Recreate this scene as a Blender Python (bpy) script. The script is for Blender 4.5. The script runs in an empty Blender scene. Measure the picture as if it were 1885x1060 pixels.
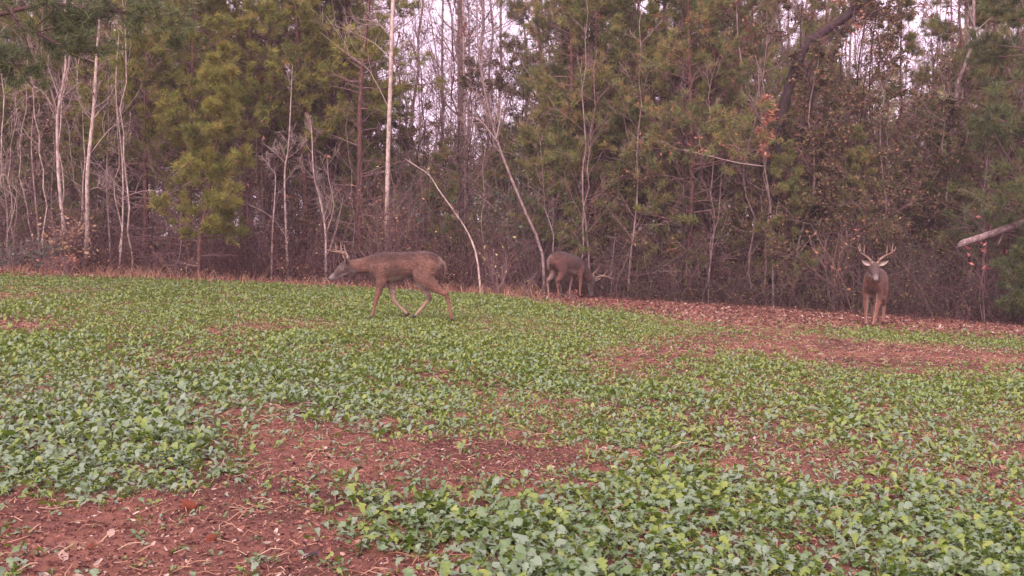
import bpy, math
import numpy as np
from mathutils import Matrix, Vector

SC = bpy.context.scene
COL = SC.collection
RNG = np.random.default_rng(11)

# ------------------------------------------------------------------ camera, world, sun, exposure
CAM_Z = 1.10
PITCH = math.radians(3.07)
F_PX = 1811.0
cam_d = bpy.data.cameras.new('camera'); cam = bpy.data.objects.new('camera', cam_d); COL.objects.link(cam)
cam.location = (0, 0, CAM_Z); cam.rotation_euler = (math.radians(90) - PITCH, 0, 0)
cam_d.sensor_width = 36.0; cam_d.lens = 36.0 * F_PX / 1885.0
cam_d.clip_start = 0.05; cam_d.clip_end = 1500
SC.camera = cam

SUN_EL, SUN_AZ = math.radians(40), math.radians(200)        # behind the camera, a little to the left
world = bpy.data.worlds.new('World'); SC.world = world; world.use_nodes = True
wn = world.node_tree.nodes; wl = world.node_tree.links
bg = wn['Background']
sky = wn.new('ShaderNodeTexSky'); sky.sky_type = 'NISHITA'; sky.sun_disc = False
sky.sun_elevation = SUN_EL; sky.sun_rotation = SUN_AZ
veil = wn.new('ShaderNodeMixRGB'); veil.inputs['Fac'].default_value = 0.88       # even overcast in front of the blue
veil.inputs['Color2'].default_value = (10.0, 7.4, 9.5, 1)
wl.new(sky.outputs[0], veil.inputs['Color1']); wl.new(veil.outputs[0], bg.inputs['Color'])
bg.inputs['Strength'].default_value = 0.065
sun_d = bpy.data.lights.new('sun', 'SUN'); sun = bpy.data.objects.new('sun', sun_d); COL.objects.link(sun)
sun_d.energy = 1.5; sun_d.angle = math.radians(50); sun_d.color = (1.0, 0.84, 0.80)
sd = Vector((math.sin(SUN_AZ) * math.cos(SUN_EL), math.cos(SUN_AZ) * math.cos(SUN_EL), math.sin(SUN_EL)))
sun.rotation_euler = sd.to_track_quat('Z', 'Y').to_euler()
SC.view_settings.view_transform = 'Standard'; SC.view_settings.look = 'None'
SC.view_settings.exposure = 1.78; SC.view_settings.gamma = 1.0; SC.view_settings.use_curve_mapping = False
SC.cycles.use_denoising = True
SC.cycles.max_bounces = 6; SC.cycles.diffuse_bounces = 4; SC.cycles.transmission_bounces = 4
SC.cycles.transparent_max_bounces = 4

# ------------------------------------------------------------------ helpers
def ray_point(px, py, D):
    """point at depth D (metres along y) seen at photograph pixel px, py"""
    c, s = math.cos(PITCH), math.sin(PITCH)
    a, b = (px - 942.5) / F_PX, -(py - 530.0) / F_PX
    d = np.array([a, c + b * s, -s + b * c])
    return np.array([0, 0, CAM_Z]) + d * (D / d[1])

def to_px(x, y, z):
    c, s = math.cos(PITCH), math.sin(PITCH)
    zz = z - CAM_Z
    dep = y * c - zz * s; up = y * s + zz * c
    return 942.5 + F_PX * x / dep, 530.0 - F_PX * up / dep

def hash2(ix, iy, seed):
    h = (ix.astype(np.int64) * 374761393 + iy.astype(np.int64) * 668265263 + seed * 1442695041) & 0xffffffff
    h = ((h ^ (h >> 13)) * 1274126177) & 0xffffffff
    return ((h ^ (h >> 16)) & 0xffff) / 65535.0

def vnoise(x, y, seed=0):
    ix, iy = np.floor(x), np.floor(y); fx, fy = x - ix, y - iy
    fx = fx * fx * (3 - 2 * fx); fy = fy * fy * (3 - 2 * fy)
    a, b = hash2(ix, iy, seed), hash2(ix + 1, iy, seed)
    c, d = hash2(ix, iy + 1, seed), hash2(ix + 1, iy + 1, seed)
    return (a * (1 - fx) + b * fx) * (1 - fy) + (c * (1 - fx) + d * fx) * fy

def fbm(x, y, seed=0, oct=4):
    v, a, t = 0, 0.5, 0
    for o in range(oct):
        v = v + a * vnoise(x * 2 ** o, y * 2 ** o, seed + o * 17); t += a; a *= 0.5
    return v / t

def ground_z(x, y):
    x = np.asarray(x, float); y = np.asarray(y, float)
    xs = 24 * np.tanh(x / 24); ys = 60 * np.tanh(y / 60)
    z = -0.05 * xs - 0.005 * ys
    z = z + 0.05 * (fbm(x * 0.5, y * 0.5, 3, 3) - 0.5) + 0.030 * (fbm(x * 4.5, y * 4.5, 5, 3) - 0.5) + 0.034 * (fbm(x * 12, y * 12, 9, 2) - 0.5)
    return z

class Buf:
    def __init__(s): s.v, s.f, s.n = [], [], 0
    def add(s, v, f, mat=0, tint=0.5, smooth=True):
        v = np.asarray(v, float).reshape(-1, 3); f = np.asarray(f, int)
        t = np.broadcast_to(np.asarray(tint, float), (len(f),))
        s.v.append(v); s.f.append((f + s.n, mat, t, smooth)); s.n += len(v)
    def mesh(s, name, mats):
        me = bpy.data.meshes.new(name)
        V = np.concatenate(s.v); me.vertices.add(len(V)); me.vertices.foreach_set('co', V.ravel().astype(np.float32))
        loops = np.concatenate([f.ravel() for f, *_ in s.f])
        tot = np.concatenate([np.full(len(f), f.shape[1]) for f, *_ in s.f])
        start = np.concatenate([[0], np.cumsum(tot)[:-1]])
        me.loops.add(len(loops)); me.loops.foreach_set('vertex_index', loops.astype(np.int32))
        me.polygons.add(len(tot)); me.polygons.foreach_set('loop_start', start.astype(np.int32))
        me.polygons.foreach_set('material_index', np.concatenate([np.full(len(f), m) for f, m, *_ in s.f]).astype(np.int32))
        me.polygons.foreach_set('use_smooth', np.concatenate([np.full(len(f), sm) for f, _, _, sm in s.f]))
        at = me.attributes.new('tint', 'FLOAT', 'FACE')
        at.data.foreach_set('value', np.concatenate([t for *_, t, _ in s.f]).astype(np.float32))
        for m in mats: me.materials.append(m)
        me.update(calc_edges=True)
        return me

def link(name, data, parent=None):
    o = bpy.data.objects.new(name, data); COL.objects.link(o)
    if parent is not None: o.parent = parent
    return o

def tag(o, label=None, cat=None, group=None, kind=None):
    if label: o['label'] = label
    if cat: o['category'] = cat
    if group: o['group'] = group
    if kind: o['kind'] = kind
    return o

def unit(v): return v / np.maximum(np.linalg.norm(v, axis=-1, keepdims=True), 1e-9)

def tubes(buf, P, R, k=4, mat=0, tint=0.5, cap=False):
    """a batch of tapered tubes: P (B,n,3), R (B,n)"""
    P = np.asarray(P, float); R = np.asarray(R, float)
    if P.ndim == 2: P, R = P[None], R[None]
    B, n, _ = P.shape
    if B == 0: return
    T = unit(np.gradient(P, axis=1))
    main = unit(P[:, -1] - P[:, 0])
    ref = np.where(np.abs(main[:, 2:3]) > 0.8, np.array([[1.0, 0, 0]]), np.array([[0, 0, 1.0]]))[:, None, :]
    U = unit(np.cross(T, ref)); W = np.cross(T, U)
    a = np.arange(k) / k * 2 * np.pi
    V = P[:, :, None, :] + R[:, :, None, None] * (np.cos(a)[None, None, :, None] * U[:, :, None, :] + np.sin(a)[None, None, :, None] * W[:, :, None, :])
    i = np.arange(n - 1)[:, None] * k; j = np.arange(k)[None, :]; j2 = (j + 1) % k
    q = np.stack([i + j, i + j2, i + k + j2, i + k + j], -1).reshape(-1, 4)
    Fq = (q[None] + (np.arange(B) * n * k)[:, None, None]).reshape(-1, 4)
    t = np.broadcast_to(np.asarray(tint, float), (B,))
    buf.add(V, Fq, mat, np.repeat(t, len(q)))
    if cap:
        for b in range(B):
            for row, flip in ((0, 1), (n - 1, 0)):
                c = P[b, row]; ring = V[b, row]
                idx = np.stack([np.arange(k), (np.arange(k) + 1) % k, np.full(k, k)], -1)
                if flip: idx = idx[:, ::-1]
                buf.add(np.vstack([ring, c]), idx, mat, t[b])

def spawn(rng, P, R, m, t0, t1, ang, length, n=4, wander=0.12, up=0.0, rr=0.55, rmin=0.002, tw=None, flat=0.0):
    """children grown from a batch of branches; length(t, parent_length) -> child length"""
    B, N, _ = P.shape
    t = rng.uniform(t0, t1, (B, m)) if tw is None else tw(B, m)
    x = t * (N - 1); i = np.minimum(x.astype(int), N - 2); fr = (x - i)[..., None]
    b = np.arange(B)[:, None]
    p0 = P[b, i] * (1 - fr) + P[b, i + 1] * fr
    T = unit(P[b, i + 1] - P[b, i])
    r0 = (R[b, i] * (1 - fr[..., 0]) + R[b, i + 1] * fr[..., 0]) * rr
    ref = np.where(np.abs(T[..., 2:3]) > 0.9, np.array([1.0, 0, 0]), np.array([0, 0, 1.0]))
    U = unit(np.cross(T, ref)); W = np.cross(T, U)
    ph = rng.uniform(0, 2 * np.pi, (B, m, 1))
    perp = np.cos(ph) * U + np.sin(ph) * W
    perp[..., 2] *= (1 - flat); perp = unit(perp)
    an = (ang + rng.normal(0, 0.18, (B, m, 1)))
    d = unit(np.cos(an) * T + np.sin(an) * perp)
    PL = np.linalg.norm(np.diff(P, axis=1), axis=-1).sum(1)[:, None]
    L = length(t, PL) * rng.uniform(0.65, 1.25, (B, m))
    pts = [p0]; p = p0
    for s in range(n - 1):
        d = unit(d + rng.normal(0, wander, d.shape) + np.array([0, 0, up]))
        p = p + d * (L / (n - 1))[..., None]; pts.append(p)
    Q = np.stack(pts, 2).reshape(B * m, n, 3)
    taper = np.linspace(1, 0.25, n)
    RR = np.maximum(r0.reshape(-1, 1) * taper[None], rmin)
    return Q, RR

def smooth_line(pts, n):
    pts = np.asarray(pts, float)
    p = np.vstack([2 * pts[0] - pts[1], pts, 2 * pts[-1] - pts[-2]])
    out = []
    for u in np.linspace(0, len(pts) - 1 - 1e-6, n):
        i = int(u); f = u - i; a, b, c, d = p[i:i + 4]
        out.append(0.5 * ((2 * b) + (-a + c) * f + (2 * a - 5 * b + 4 * c - d) * f * f + (-a + 3 * b - 3 * c + d) * f ** 3))
    return np.array(out)

def needles(buf, rng, C, D, k=14, ln=0.13, w=0.010, mat=1, tint=None, spread=0.9):
    """needle tufts at centres C with axes D"""
    M = len(C)
    if M == 0: return
    d = unit(D[:, None, :] * 0.55 + rng.normal(0, spread * 0.62, (M, k, 3)) + np.array([0, 0, 0.12]))
    base = C[:, None, :] + rng.normal(0, 0.02, (M, k, 3))
    side = unit(np.cross(d, rng.normal(0, 1, (M, k, 3))))
    L = ln * rng.uniform(0.6, 1.25, (M, k, 1))
    V = np.stack([base - side * w / 2, base + side * w / 2, base + d * L * 0.7 + side * w * 0.4, base + d * L], 2).reshape(-1, 3)
    f = np.arange(M * k)[:, None] * 4 + np.array([[0, 1, 2, 3]])
    if tint is None: tint = rng.uniform(0, 1, M)
    buf.add(V, f, mat, np.clip(np.repeat(tint, k) + rng.normal(0, 0.09, M * k), 0, 1), False)

def leaves(buf, rng, C, size=0.05, mat=1, tint=None, droop=0.4, k=1, jit=0.05, aspect=0.5):
    """folded broad leaves (two quads each) hanging at points C"""
    C = np.repeat(C, k, 0) + rng.normal(0, jit, (len(C) * k, 3)); M = len(C)
    if M == 0: return
    d = unit(rng.normal(0, 1, (M, 3)) * [1, 1, 0.5] + np.array([0, 0, -droop]))
    s = unit(np.cross(d, rng.normal(0, 1, (M, 3)))); nrm = np.cross(d, s)
    L = (size * rng.uniform(0.6, 1.3, M))[:, None]; W = L * aspect
    V = np.stack([C, C + d * L * .45 + s * W * .5 + nrm * W * .18, C + d * L, C + d * L * .45 - s * W * .5 + nrm * W * .18, C + d * L * .5], 1).reshape(-1, 3)
    b = np.arange(M)[:, None] * 5
    f = np.concatenate([b + np.array([[0, 1, 4]]), b + np.array([[1, 2, 4]]), b + np.array([[2, 3, 4]]), b + np.array([[3, 0, 4]])])
    t = rng.uniform(0, 1, M) if tint is None else np.repeat(np.broadcast_to(tint, (M // k,)), k)
    buf.add(V, f, mat, np.tile(t, 4), False)

# ------------------------------------------------------------------ materials
def new_mat(name, rough=0.8, spec=0.2):
    m = bpy.data.materials.new(name); m.use_nodes = True
    nt = m.node_tree; b = nt.nodes['Principled BSDF']
    b.inputs['Roughness'].default_value = rough; b.inputs['Specular IOR Level'].default_value = spec
    return m, nt, b

def ramp(nt, stops):
    r = nt.nodes.new('ShaderNodeValToRGB'); e = r.color_ramp.elements
    while len(e) < len(stops): e.new(0.5)
    for el, (p, c) in zip(e, stops): el.position = p; el.color = (*c, 1)
    return r

def noise(nt, scale, detail=4, rough=0.6, coord='Object', stretch=None):
    tc = nt.nodes.new('ShaderNodeTexCoord'); n = nt.nodes.new('ShaderNodeTexNoise')
    n.inputs['Scale'].default_value = scale; n.inputs['Detail'].default_value = detail; n.inputs['Roughness'].default_value = rough
    if stretch:
        mp = nt.nodes.new('ShaderNodeMapping'); mp.inputs['Scale'].default_value = stretch
        nt.links.new(tc.outputs[coord], mp.inputs[0]); nt.links.new(mp.outputs[0], n.inputs['Vector'])
    else: nt.links.new(tc.outputs[coord], n.inputs['Vector'])
    return n

def tint_mat(name, stops, rough=0.7, spec=0.2, transl=0.0, objvar=0.15):
    """colour picked along a ramp by each leaf's or stem's own tint, shifted a little from plant to plant"""
    m, nt, b = new_mat(name, rough, spec)
    a = nt.nodes.new('ShaderNodeAttribute'); a.attribute_name = 'tint'
    oi = nt.nodes.new('ShaderNodeObjectInfo')
    ma = nt.nodes.new('ShaderNodeMath'); ma.operation = 'MULTIPLY_ADD'; ma.inputs[1].default_value = objvar; ma.inputs[2].default_value = -objvar / 2
    nt.links.new(oi.outputs['Random'], ma.inputs[0])
    ad = nt.nodes.new('ShaderNodeMath'); ad.operation = 'ADD'; ad.use_clamp = True
    nt.links.new(a.outputs['Fac'], ad.inputs[0]); nt.links.new(ma.outputs[0], ad.inputs[1])
    r = ramp(nt, stops); nt.links.new(ad.outputs[0], r.inputs[0]); nt.links.new(r.outputs[0], b.inputs['Base Color'])
    if transl > 0:
        t = nt.nodes.new('ShaderNodeBsdfTranslucent'); mx = nt.nodes.new('ShaderNodeMixShader'); mx.inputs[0].default_value = transl
        nt.links.new(r.outputs[0], t.inputs[0]); nt.links.new(b.outputs[0], mx.inputs[1]); nt.links.new(t.outputs[0], mx.inputs[2])
        nt.links.new(mx.outputs[0], nt.nodes['Material Output'].inputs['Surface'])
    return m

def bark_mat(name, stops, scale=9, stretch=(3, 3, 0.5), bump=0.5):
    m, nt, b = new_mat(name, 0.9, 0.1)
    n = noise(nt, scale, 6, 0.65, 'Object', stretch)
    r = ramp(nt, stops); nt.links.new(n.outputs['Fac'], r.inputs[0]); nt.links.new(r.outputs[0], b.inputs['Base Color'])
    bp = nt.nodes.new('ShaderNodeBump'); bp.inputs['Strength'].default_value = bump; bp.inputs['Distance'].default_value = 0.02
    nt.links.new(n.outputs['Fac'], bp.inputs['Height']); nt.links.new(bp.outputs[0], b.inputs['Normal'])
    return m

M = {}
M['pine_bark'] = bark_mat('pine_bark', [(0.30, (0.045, 0.026, 0.024)), (0.5, (0.13, 0.065, 0.055)), (0.68, (0.24, 0.125, 0.10))], 12, (3, 3, 0.9), 0.9)
M['dark_bark'] = bark_mat('dark_bark', [(0.3, (0.022, 0.016, 0.017)), (0.55, (0.055, 0.036, 0.036)), (0.75, (0.12, 0.08, 0.078))], 10, (3, 3, 0.6), 0.9)
M['pale_bark'] = bark_mat('pale_bark', [(0.25, (0.13, 0.085, 0.078)), (0.42, (0.30, 0.22, 0.19)), (0.55, (0.46, 0.36, 0.31)), (0.72, (0.60, 0.50, 0.43))], 8, (2, 2, 1.1), 0.45)
M['grey_bark'] = bark_mat('grey_bark', [(0.3, (0.10, 0.066, 0.062)), (0.5, (0.22, 0.155, 0.145)), (0.7, (0.38, 0.29, 0.26))], 9, (2, 2, 0.9), 0.4)
M['twig'] = tint_mat('twig', [(0.0, (0.075, 0.040, 0.040)), (0.45, (0.205, 0.122, 0.118)), (0.75, (0.29, 0.215, 0.19)), (1.0, (0.43, 0.355, 0.305))], 0.85, 0.1, 0, 0.2)
M['needle_olive'] = tint_mat('needle_olive', [(0.0, (0.067, 0.0826, 0.0221)), (0.3, (0.1591, 0.1805, 0.0358)), (0.62, (0.2765, 0.284, 0.055)), (0.82, (0.3601, 0.3269, 0.0756)), (0.94, (0.335, 0.1979, 0.0756)), (1.0, (0.3183, 0.1464, 0.0688))], 0.55, 0.25, 0.2, 0.2)
M['needle_dull'] = tint_mat('needle_dull', [(0.0, (0.0652, 0.0847, 0.0369)), (0.3, (0.1348, 0.1601, 0.0515)), (0.6, (0.2208, 0.2353, 0.07)), (0.78, (0.314, 0.2706, 0.0883)), (0.88, (0.3024, 0.1554, 0.0828)), (1.0, (0.3488, 0.1647, 0.0956))], 0.55, 0.25, 0.2, 0.2)
M['needle_dark'] = tint_mat('needle_dark', [(0.0, (0.0385, 0.0572, 0.0229)), (0.5, (0.0899, 0.1214, 0.0395)), (0.85, (0.1608, 0.1696, 0.052)), (1.0, (0.2141, 0.1518, 0.052))], 0.5, 0.3, 0.15, 0.1)
M['evergreen_leaf'] = tint_mat('evergreen_leaf', [(0.0, (0.026, 0.0442, 0.0286)), (0.6, (0.065, 0.0975, 0.0546)), (1.0, (0.143, 0.169, 0.0975))], 0.4, 0.4, 0.15)
M['dead_leaf'] = tint_mat('dead_leaf', [(0.0, (0.16, 0.06, 0.045)), (0.5, (0.34, 0.14, 0.085)), (1.0, (0.50, 0.25, 0.15))], 0.7, 0.2, 0.25)
M['tan_leaf'] = tint_mat('tan_leaf', [(0.0, (0.22, 0.12, 0.08)), (0.5, (0.38, 0.23, 0.14)), (1.0, (0.52, 0.37, 0.23))], 0.7, 0.2, 0.25)
M['yellow_leaf'] = tint_mat('yellow_leaf', [(0.0, (0.30, 0.26, 0.09)), (0.6, (0.52, 0.45, 0.17)), (1.0, (0.60, 0.50, 0.26))], 0.6, 0.2, 0.25)
M['pink_leaf'] = tint_mat('pink_leaf', [(0.0, (0.42, 0.13, 0.12)), (1.0, (0.60, 0.24, 0.21))], 0.6, 0.2, 0.25)
M['brush_leaf'] = tint_mat('brush_leaf', [(0.0, (0.0632, 0.033, 0.0269)), (0.25, (0.1543, 0.0589, 0.0465)), (0.45, (0.1052, 0.0884, 0.0362)), (0.65, (0.2384, 0.1001, 0.0672)), (0.85, (0.1823, 0.1532, 0.0568)), (0.95, (0.3927, 0.1532, 0.0878)), (1.0, (0.589, 0.3534, 0.1963))], 0.7, 0.2, 0.2)
M['thicket_leaf'] = tint_mat('thicket_leaf', [(0.0, (0.0358, 0.0353, 0.0184)), (0.3, (0.084, 0.0804, 0.0326)), (0.5, (0.14, 0.1176, 0.0459)), (0.66, (0.1624, 0.0764, 0.0561)), (0.85, (0.1288, 0.1156, 0.0459)), (0.95, (0.2912, 0.1225, 0.0765)), (1.0, (0.4704, 0.2842, 0.1734))], 0.65, 0.2, 0.2)
M['litter'] = tint_mat('litter', [(0.0, (0.0486, 0.0214, 0.0234)), (0.3, (0.1678, 0.0643, 0.0517)), (0.6, (0.2561, 0.117, 0.0829)), (0.85, (0.3356, 0.195, 0.1365)), (0.95, (0.4063, 0.3023, 0.2243)), (1.0, (0.4946, 0.4193, 0.3413))], 0.75, 0.2, 0.12)
M['straw'] = tint_mat('straw', [(0.0, (0.20, 0.09, 0.055)), (0.6, (0.42, 0.24, 0.15)), (1.0, (0.58, 0.42, 0.28))], 0.7, 0.2, 0.15)
M['dry_pale_leaf'] = tint_mat('dry_pale_leaf', [(0.0, (0.24, 0.15, 0.11)), (1.0, (0.38, 0.27, 0.21))], 0.7, 0.2, 0.1)
M['violet_leaf'] = tint_mat('violet_leaf', [(0.0, (0.22, 0.16, 0.20)), (1.0, (0.33, 0.26, 0.31))], 0.6, 0.3, 0.1)
M['antler'] = bark_mat('antler', [(0.3, (0.15, 0.095, 0.070)), (0.6, (0.29, 0.20, 0.15))], 30, (1, 1, 1), 0.2)

def soil_mat():
    m, nt, b = new_mat('soil', 0.95, 0.1)
    n1 = noise(nt, 1.1, 5, 0.6); n2 = noise(nt, 24, 8, 0.75); n3 = noise(nt, 130, 3, 0.7)
    r = ramp(nt, [(0.32, (0.040, 0.021, 0.018)), (0.45, (0.120, 0.057, 0.043)), (0.56, (0.215, 0.098, 0.067)), (0.72, (0.33, 0.18, 0.125))])
    mx = nt.nodes.new('ShaderNodeMixRGB'); mx.inputs[0].default_value = 0.5
    nt.links.new(n1.outputs['Fac'], mx.inputs[1]); nt.links.new(n2.outputs['Fac'], mx.inputs[2])
    nt.links.new(mx.outputs[0], r.inputs[0])
    mu = nt.nodes.new('ShaderNodeMixRGB'); mu.blend_type = 'OVERLAY'; mu.inputs[0].default_value = 0.55
    nt.links.new(r.outputs[0], mu.inputs[1]); nt.links.new(n3.outputs['Fac'], mu.inputs[2]); nt.links.new(mu.outputs[0], b.inputs['Base Color'])
    bp = nt.nodes.new('ShaderNodeBump'); bp.inputs['Strength'].default_value = 0.9; bp.inputs['Distance'].default_value = 0.02
    nt.links.new(n2.outputs['Fac'], bp.inputs['Height'])
    b2 = nt.nodes.new('ShaderNodeBump'); b2.inputs['Strength'].default_value = 0.5; b2.inputs['Distance'].default_value = 0.006
    nt.links.new(n3.outputs['Fac'], b2.inputs['Height']); nt.links.new(bp.outputs[0], b2.inputs['Normal']); nt.links.new(b2.outputs[0], b.inputs['Normal'])
    return m
M['soil'] = soil_mat()

def kale_mat():
    """glaucous grey-green above, brighter yellow-green below and where light comes through"""
    m, nt, b = new_mat('kale_leaf', 0.42, 0.5)
    a = nt.nodes.new('ShaderNodeAttribute'); a.attribute_name = 'tint'
    oi = nt.nodes.new('ShaderNodeObjectInfo')
    ad = nt.nodes.new('ShaderNodeMath'); ad.operation = 'MULTIPLY_ADD'; ad.inputs[1].default_value = 0.10
    nt.links.new(oi.outputs['Random'], ad.inputs[0]); nt.links.new(a.outputs['Fac'], ad.inputs[2])
    fr = nt.nodes.new('ShaderNodeMath'); fr.operation = 'FRACT'; nt.links.new(ad.outputs[0], fr.inputs[0])
    top = ramp(nt, [(0.0, (0.085, 0.145, 0.040)), (0.25, (0.12, 0.195, 0.070)), (0.5, (0.155, 0.225, 0.122)), (0.66, (0.195, 0.26, 0.172)), (0.74, (0.14, 0.21, 0.04)), (0.94, (0.215, 0.275, 0.045)), (1.0, (0.30, 0.29, 0.10))])
    bot = ramp(nt, [(0.0, (0.085, 0.155, 0.018)), (0.6, (0.14, 0.215, 0.028)), (1.0, (0.21, 0.275, 0.045))])
    nt.links.new(fr.outputs[0], top.inputs[0]); nt.links.new(fr.outputs[0], bot.inputs[0])
    g = nt.nodes.new('ShaderNodeNewGeometry'); mx = nt.nodes.new('ShaderNodeMixRGB')
    nt.links.new(g.outputs['Backfacing'], mx.inputs[0]); nt.links.new(top.outputs[0], mx.inputs[1]); nt.links.new(bot.outputs[0], mx.inputs[2])
    n = noise(nt, 60, 3, 0.6); mu = nt.nodes.new('ShaderNodeMixRGB'); mu.blend_type = 'OVERLAY'; mu.inputs[0].default_value = 0.35
    nt.links.new(mx.outputs[0], mu.inputs[1]); nt.links.new(n.outputs['Fac'], mu.inputs[2]); nt.links.new(mu.outputs[0], b.inputs['Base Color'])
    t = nt.nodes.new('ShaderNodeBsdfTranslucent'); nt.links.new(bot.outputs[0], t.inputs[0])
    ms = nt.nodes.new('ShaderNodeMixShader'); ms.inputs[0].default_value = 0.26
    nt.links.new(b.outputs[0], ms.inputs[1]); nt.links.new(t.outputs[0], ms.inputs[2]); nt.links.new(ms.outputs[0], nt.nodes['Material Output'].inputs['Surface'])
    return m
M['kale'] = kale_mat()

def plain(name, c, rough, spec=0.3):
    m, nt, b = new_mat(name, rough, spec); n = noise(nt, 40, 3)
    r = ramp(nt, [(0.35, tuple(v * 0.75 for v in c)), (0.65, tuple(min(1, v * 1.2) for v in c))])
    nt.links.new(n.outputs['Fac'], r.inputs[0]); nt.links.new(r.outputs[0], b.inputs['Base Color']); return m
M['hoof'] = plain('hoof', (0.022, 0.016, 0.015), 0.5)
M['eye'] = plain('eye', (0.010, 0.008, 0.008), 0.12, 0.6)
M['nose'] = plain('nose', (0.022, 0.018, 0.02), 0.3, 0.5)
M['clod'] = bark_mat('clod', [(0.3, (0.09, 0.034, 0.026)), (0.5, (0.20, 0.075, 0.050)), (0.7, (0.30, 0.12, 0.080))], 14, (1, 1, 1), 0.8)

M['clod_red'] = bark_mat('clod_red', [(0.3, (0.13, 0.036, 0.022)), (0.5, (0.29, 0.085, 0.048)), (0.7, (0.38, 0.13, 0.075))], 30, (1, 1, 1), 0.8)

def coat_mat():
    m, nt, b = new_mat('deer_coat', 0.85, 0.12)
    a = nt.nodes.new('ShaderNodeAttribute'); a.attribute_name = 'coat'
    n = noise(nt, 55, 6, 0.7, 'Object', (0.5, 1, 1)); n2 = noise(nt, 7, 3, 0.6)
    o = nt.nodes.new('ShaderNodeMixRGB'); o.blend_type = 'OVERLAY'; o.inputs[0].default_value = 0.55
    o2 = nt.nodes.new('ShaderNodeMixRGB'); o2.blend_type = 'OVERLAY'; o2.inputs[0].default_value = 0.35
    nt.links.new(a.outputs['Color'], o.inputs[1]); nt.links.new(n.outputs['Fac'], o.inputs[2])
    nt.links.new(o.outputs[0], o2.inputs[1]); nt.links.new(n2.outputs['Fac'], o2.inputs[2]); nt.links.new(o2.outputs[0], b.inputs['Base Color'])
    b.inputs['Sheen Weight'].default_value = 0.15
    bp = nt.nodes.new('ShaderNodeBump'); bp.inputs['Strength'].default_value = 0.6; bp.inputs['Distance'].default_value = 0.012
    nt.links.new(n.outputs['Fac'], bp.inputs['Height']); nt.links.new(bp.outputs[0], b.inputs['Normal'])
    return m
M['coat'] = coat_mat()

# ------------------------------------------------------------------ ground
def axis(lo, hi, near, far, c0, c1):
    """coordinates that are fine between c0 and c1 and stretch outwards"""
    a = list(np.arange(c0, c1, near)); s = near; v = a[-1]
    while v < hi: s = min(s * 1.18, far); v += s; a.append(v)
    s = near; v = a[0]
    while v > lo: s = min(s * 1.18, far); v -= s; a.insert(0, v)
    return np.array(a)
gy = np.concatenate([axis(-120, 2.5, 0.04, 12, 2.2, 2.5), np.array(list(np.cumsum(np.concatenate([[2.54], np.geomspace(0.035, 0.22, 190)])))[:-1])])
gy = gy[gy < 24]; gy = np.unique(np.concatenate([gy, axis(24, 500, 0.4, 25, 24, 26)]))
gx = axis(-400, 400, 0.035, 25, -5.5, 5.5)
X, Y = np.meshgrid(gx, gy)
Vg = np.stack([X, Y, ground_z(X, Y)], -1)
nx, ny = len(gx), len(gy)
ii = (np.arange(ny - 1)[:, None] * nx + np.arange(nx - 1)[None]).ravel()
b = Buf(); b.add(Vg, np.stack([ii, ii + 1, ii + nx + 1, ii + nx], -1), 0, 0.5)
tag(link('ground', b.mesh('ground', [M['soil']])), kind='structure')

# ------------------------------------------------------------------ food plot: where leaves grow and where soil shows
SOIL = [  # outlines of the thin patches on the plot, as read from the photograph
    (0.07, [(-80, 915), (120, 905), (330, 893), (430, 885), (470, 905), (570, 900), (600, 940), (590, 985), (760, 1010), (830, 1040), (860, 1120), (-80, 1120)]),
    (0.17, [(240, 728), (330, 724), (420, 735), (560, 742), (660, 765), (800, 795), (960, 800), (1100, 812), (1240, 818), (1240, 850), (1100, 868), (960, 872), (840, 890), (700, 900), (640, 925), (580, 905), (480, 880), (420, 860), (450, 830), (380, 790), (300, 765)]),
    (0.22, [(1240, 818), (1380, 800), (1500, 805), (1580, 830), (1640, 880), (1790, 930), (1740, 950), (1560, 915), (1420, 870), (1300, 860), (1240, 850)]),
    (0.22, [(1230, 770), (1340, 742), (1400, 760), (1370, 785), (1260, 795)]),
    (0.05, [(1060, 655), (1150, 640), (1230, 610), (1400, 608), (1560, 620), (1720, 632), (2000, 660), (2000, 692), (1800, 682), (1600, 678), (1480, 665), (1330, 662), (1240, 678), (1120, 680)]),
    (0.03, [(-120, 576), (60, 578), (190, 590), (150, 606), (30, 616), (-120, 624)]),
    (0.25, [(120, 624), (260, 628), (300, 640), (180, 642)]),
    (0.15, [(390, 634), (450, 628), (540, 640), (590, 650), (500, 655), (410, 648)]),
    (0.25, [(750, 668), (840, 674), (880, 690), (790, 690)]),
    (0.30, [(870, 690), (960, 700), (950, 722), (880, 715)]),
    (0.30, [(180, 700), (280, 706), (300, 730), (210, 722)]),
]
DENSE = [  # where the kale stands thickest
    (1.0, [(640, 566), (880, 570), (880, 618), (640, 612)]),
    (1.0, [(-100, 660), (200, 650), (330, 740), (420, 800), (430, 870), (300, 890), (120, 900), (-100, 910)]),
    (.78, [(640, 930), (900, 890), (1300, 880), (1560, 930), (1740, 960), (1900, 940), (2000, 1150), (800, 1150), (760, 1010), (600, 985)]),
    (.62, [(700, 720), (1000, 690), (1400, 680), (1900, 700), (1900, 800), (1500, 790), (1240, 815), (800, 790)]),
]
EDGE = [(-400, 500), (0, 508), (500, 519), (830, 533), (1000, 556), (1100, 571), (1200, 583), (1400, 602), (1640, 610), (1885, 628), (2400, 665)]

def in_poly(px, py, poly):
    r = np.zeros(px.shape, bool); n = len(poly)
    for i in range(n):
        (x1, y1), (x2, y2) = poly[i], poly[(i + 1) % n]
        c = ((y1 > py) != (y2 > py)) & (px < (x2 - x1) * (py - y1) / (y2 - y1 + 1e-12) + x1)
        r ^= c
    return r

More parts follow.
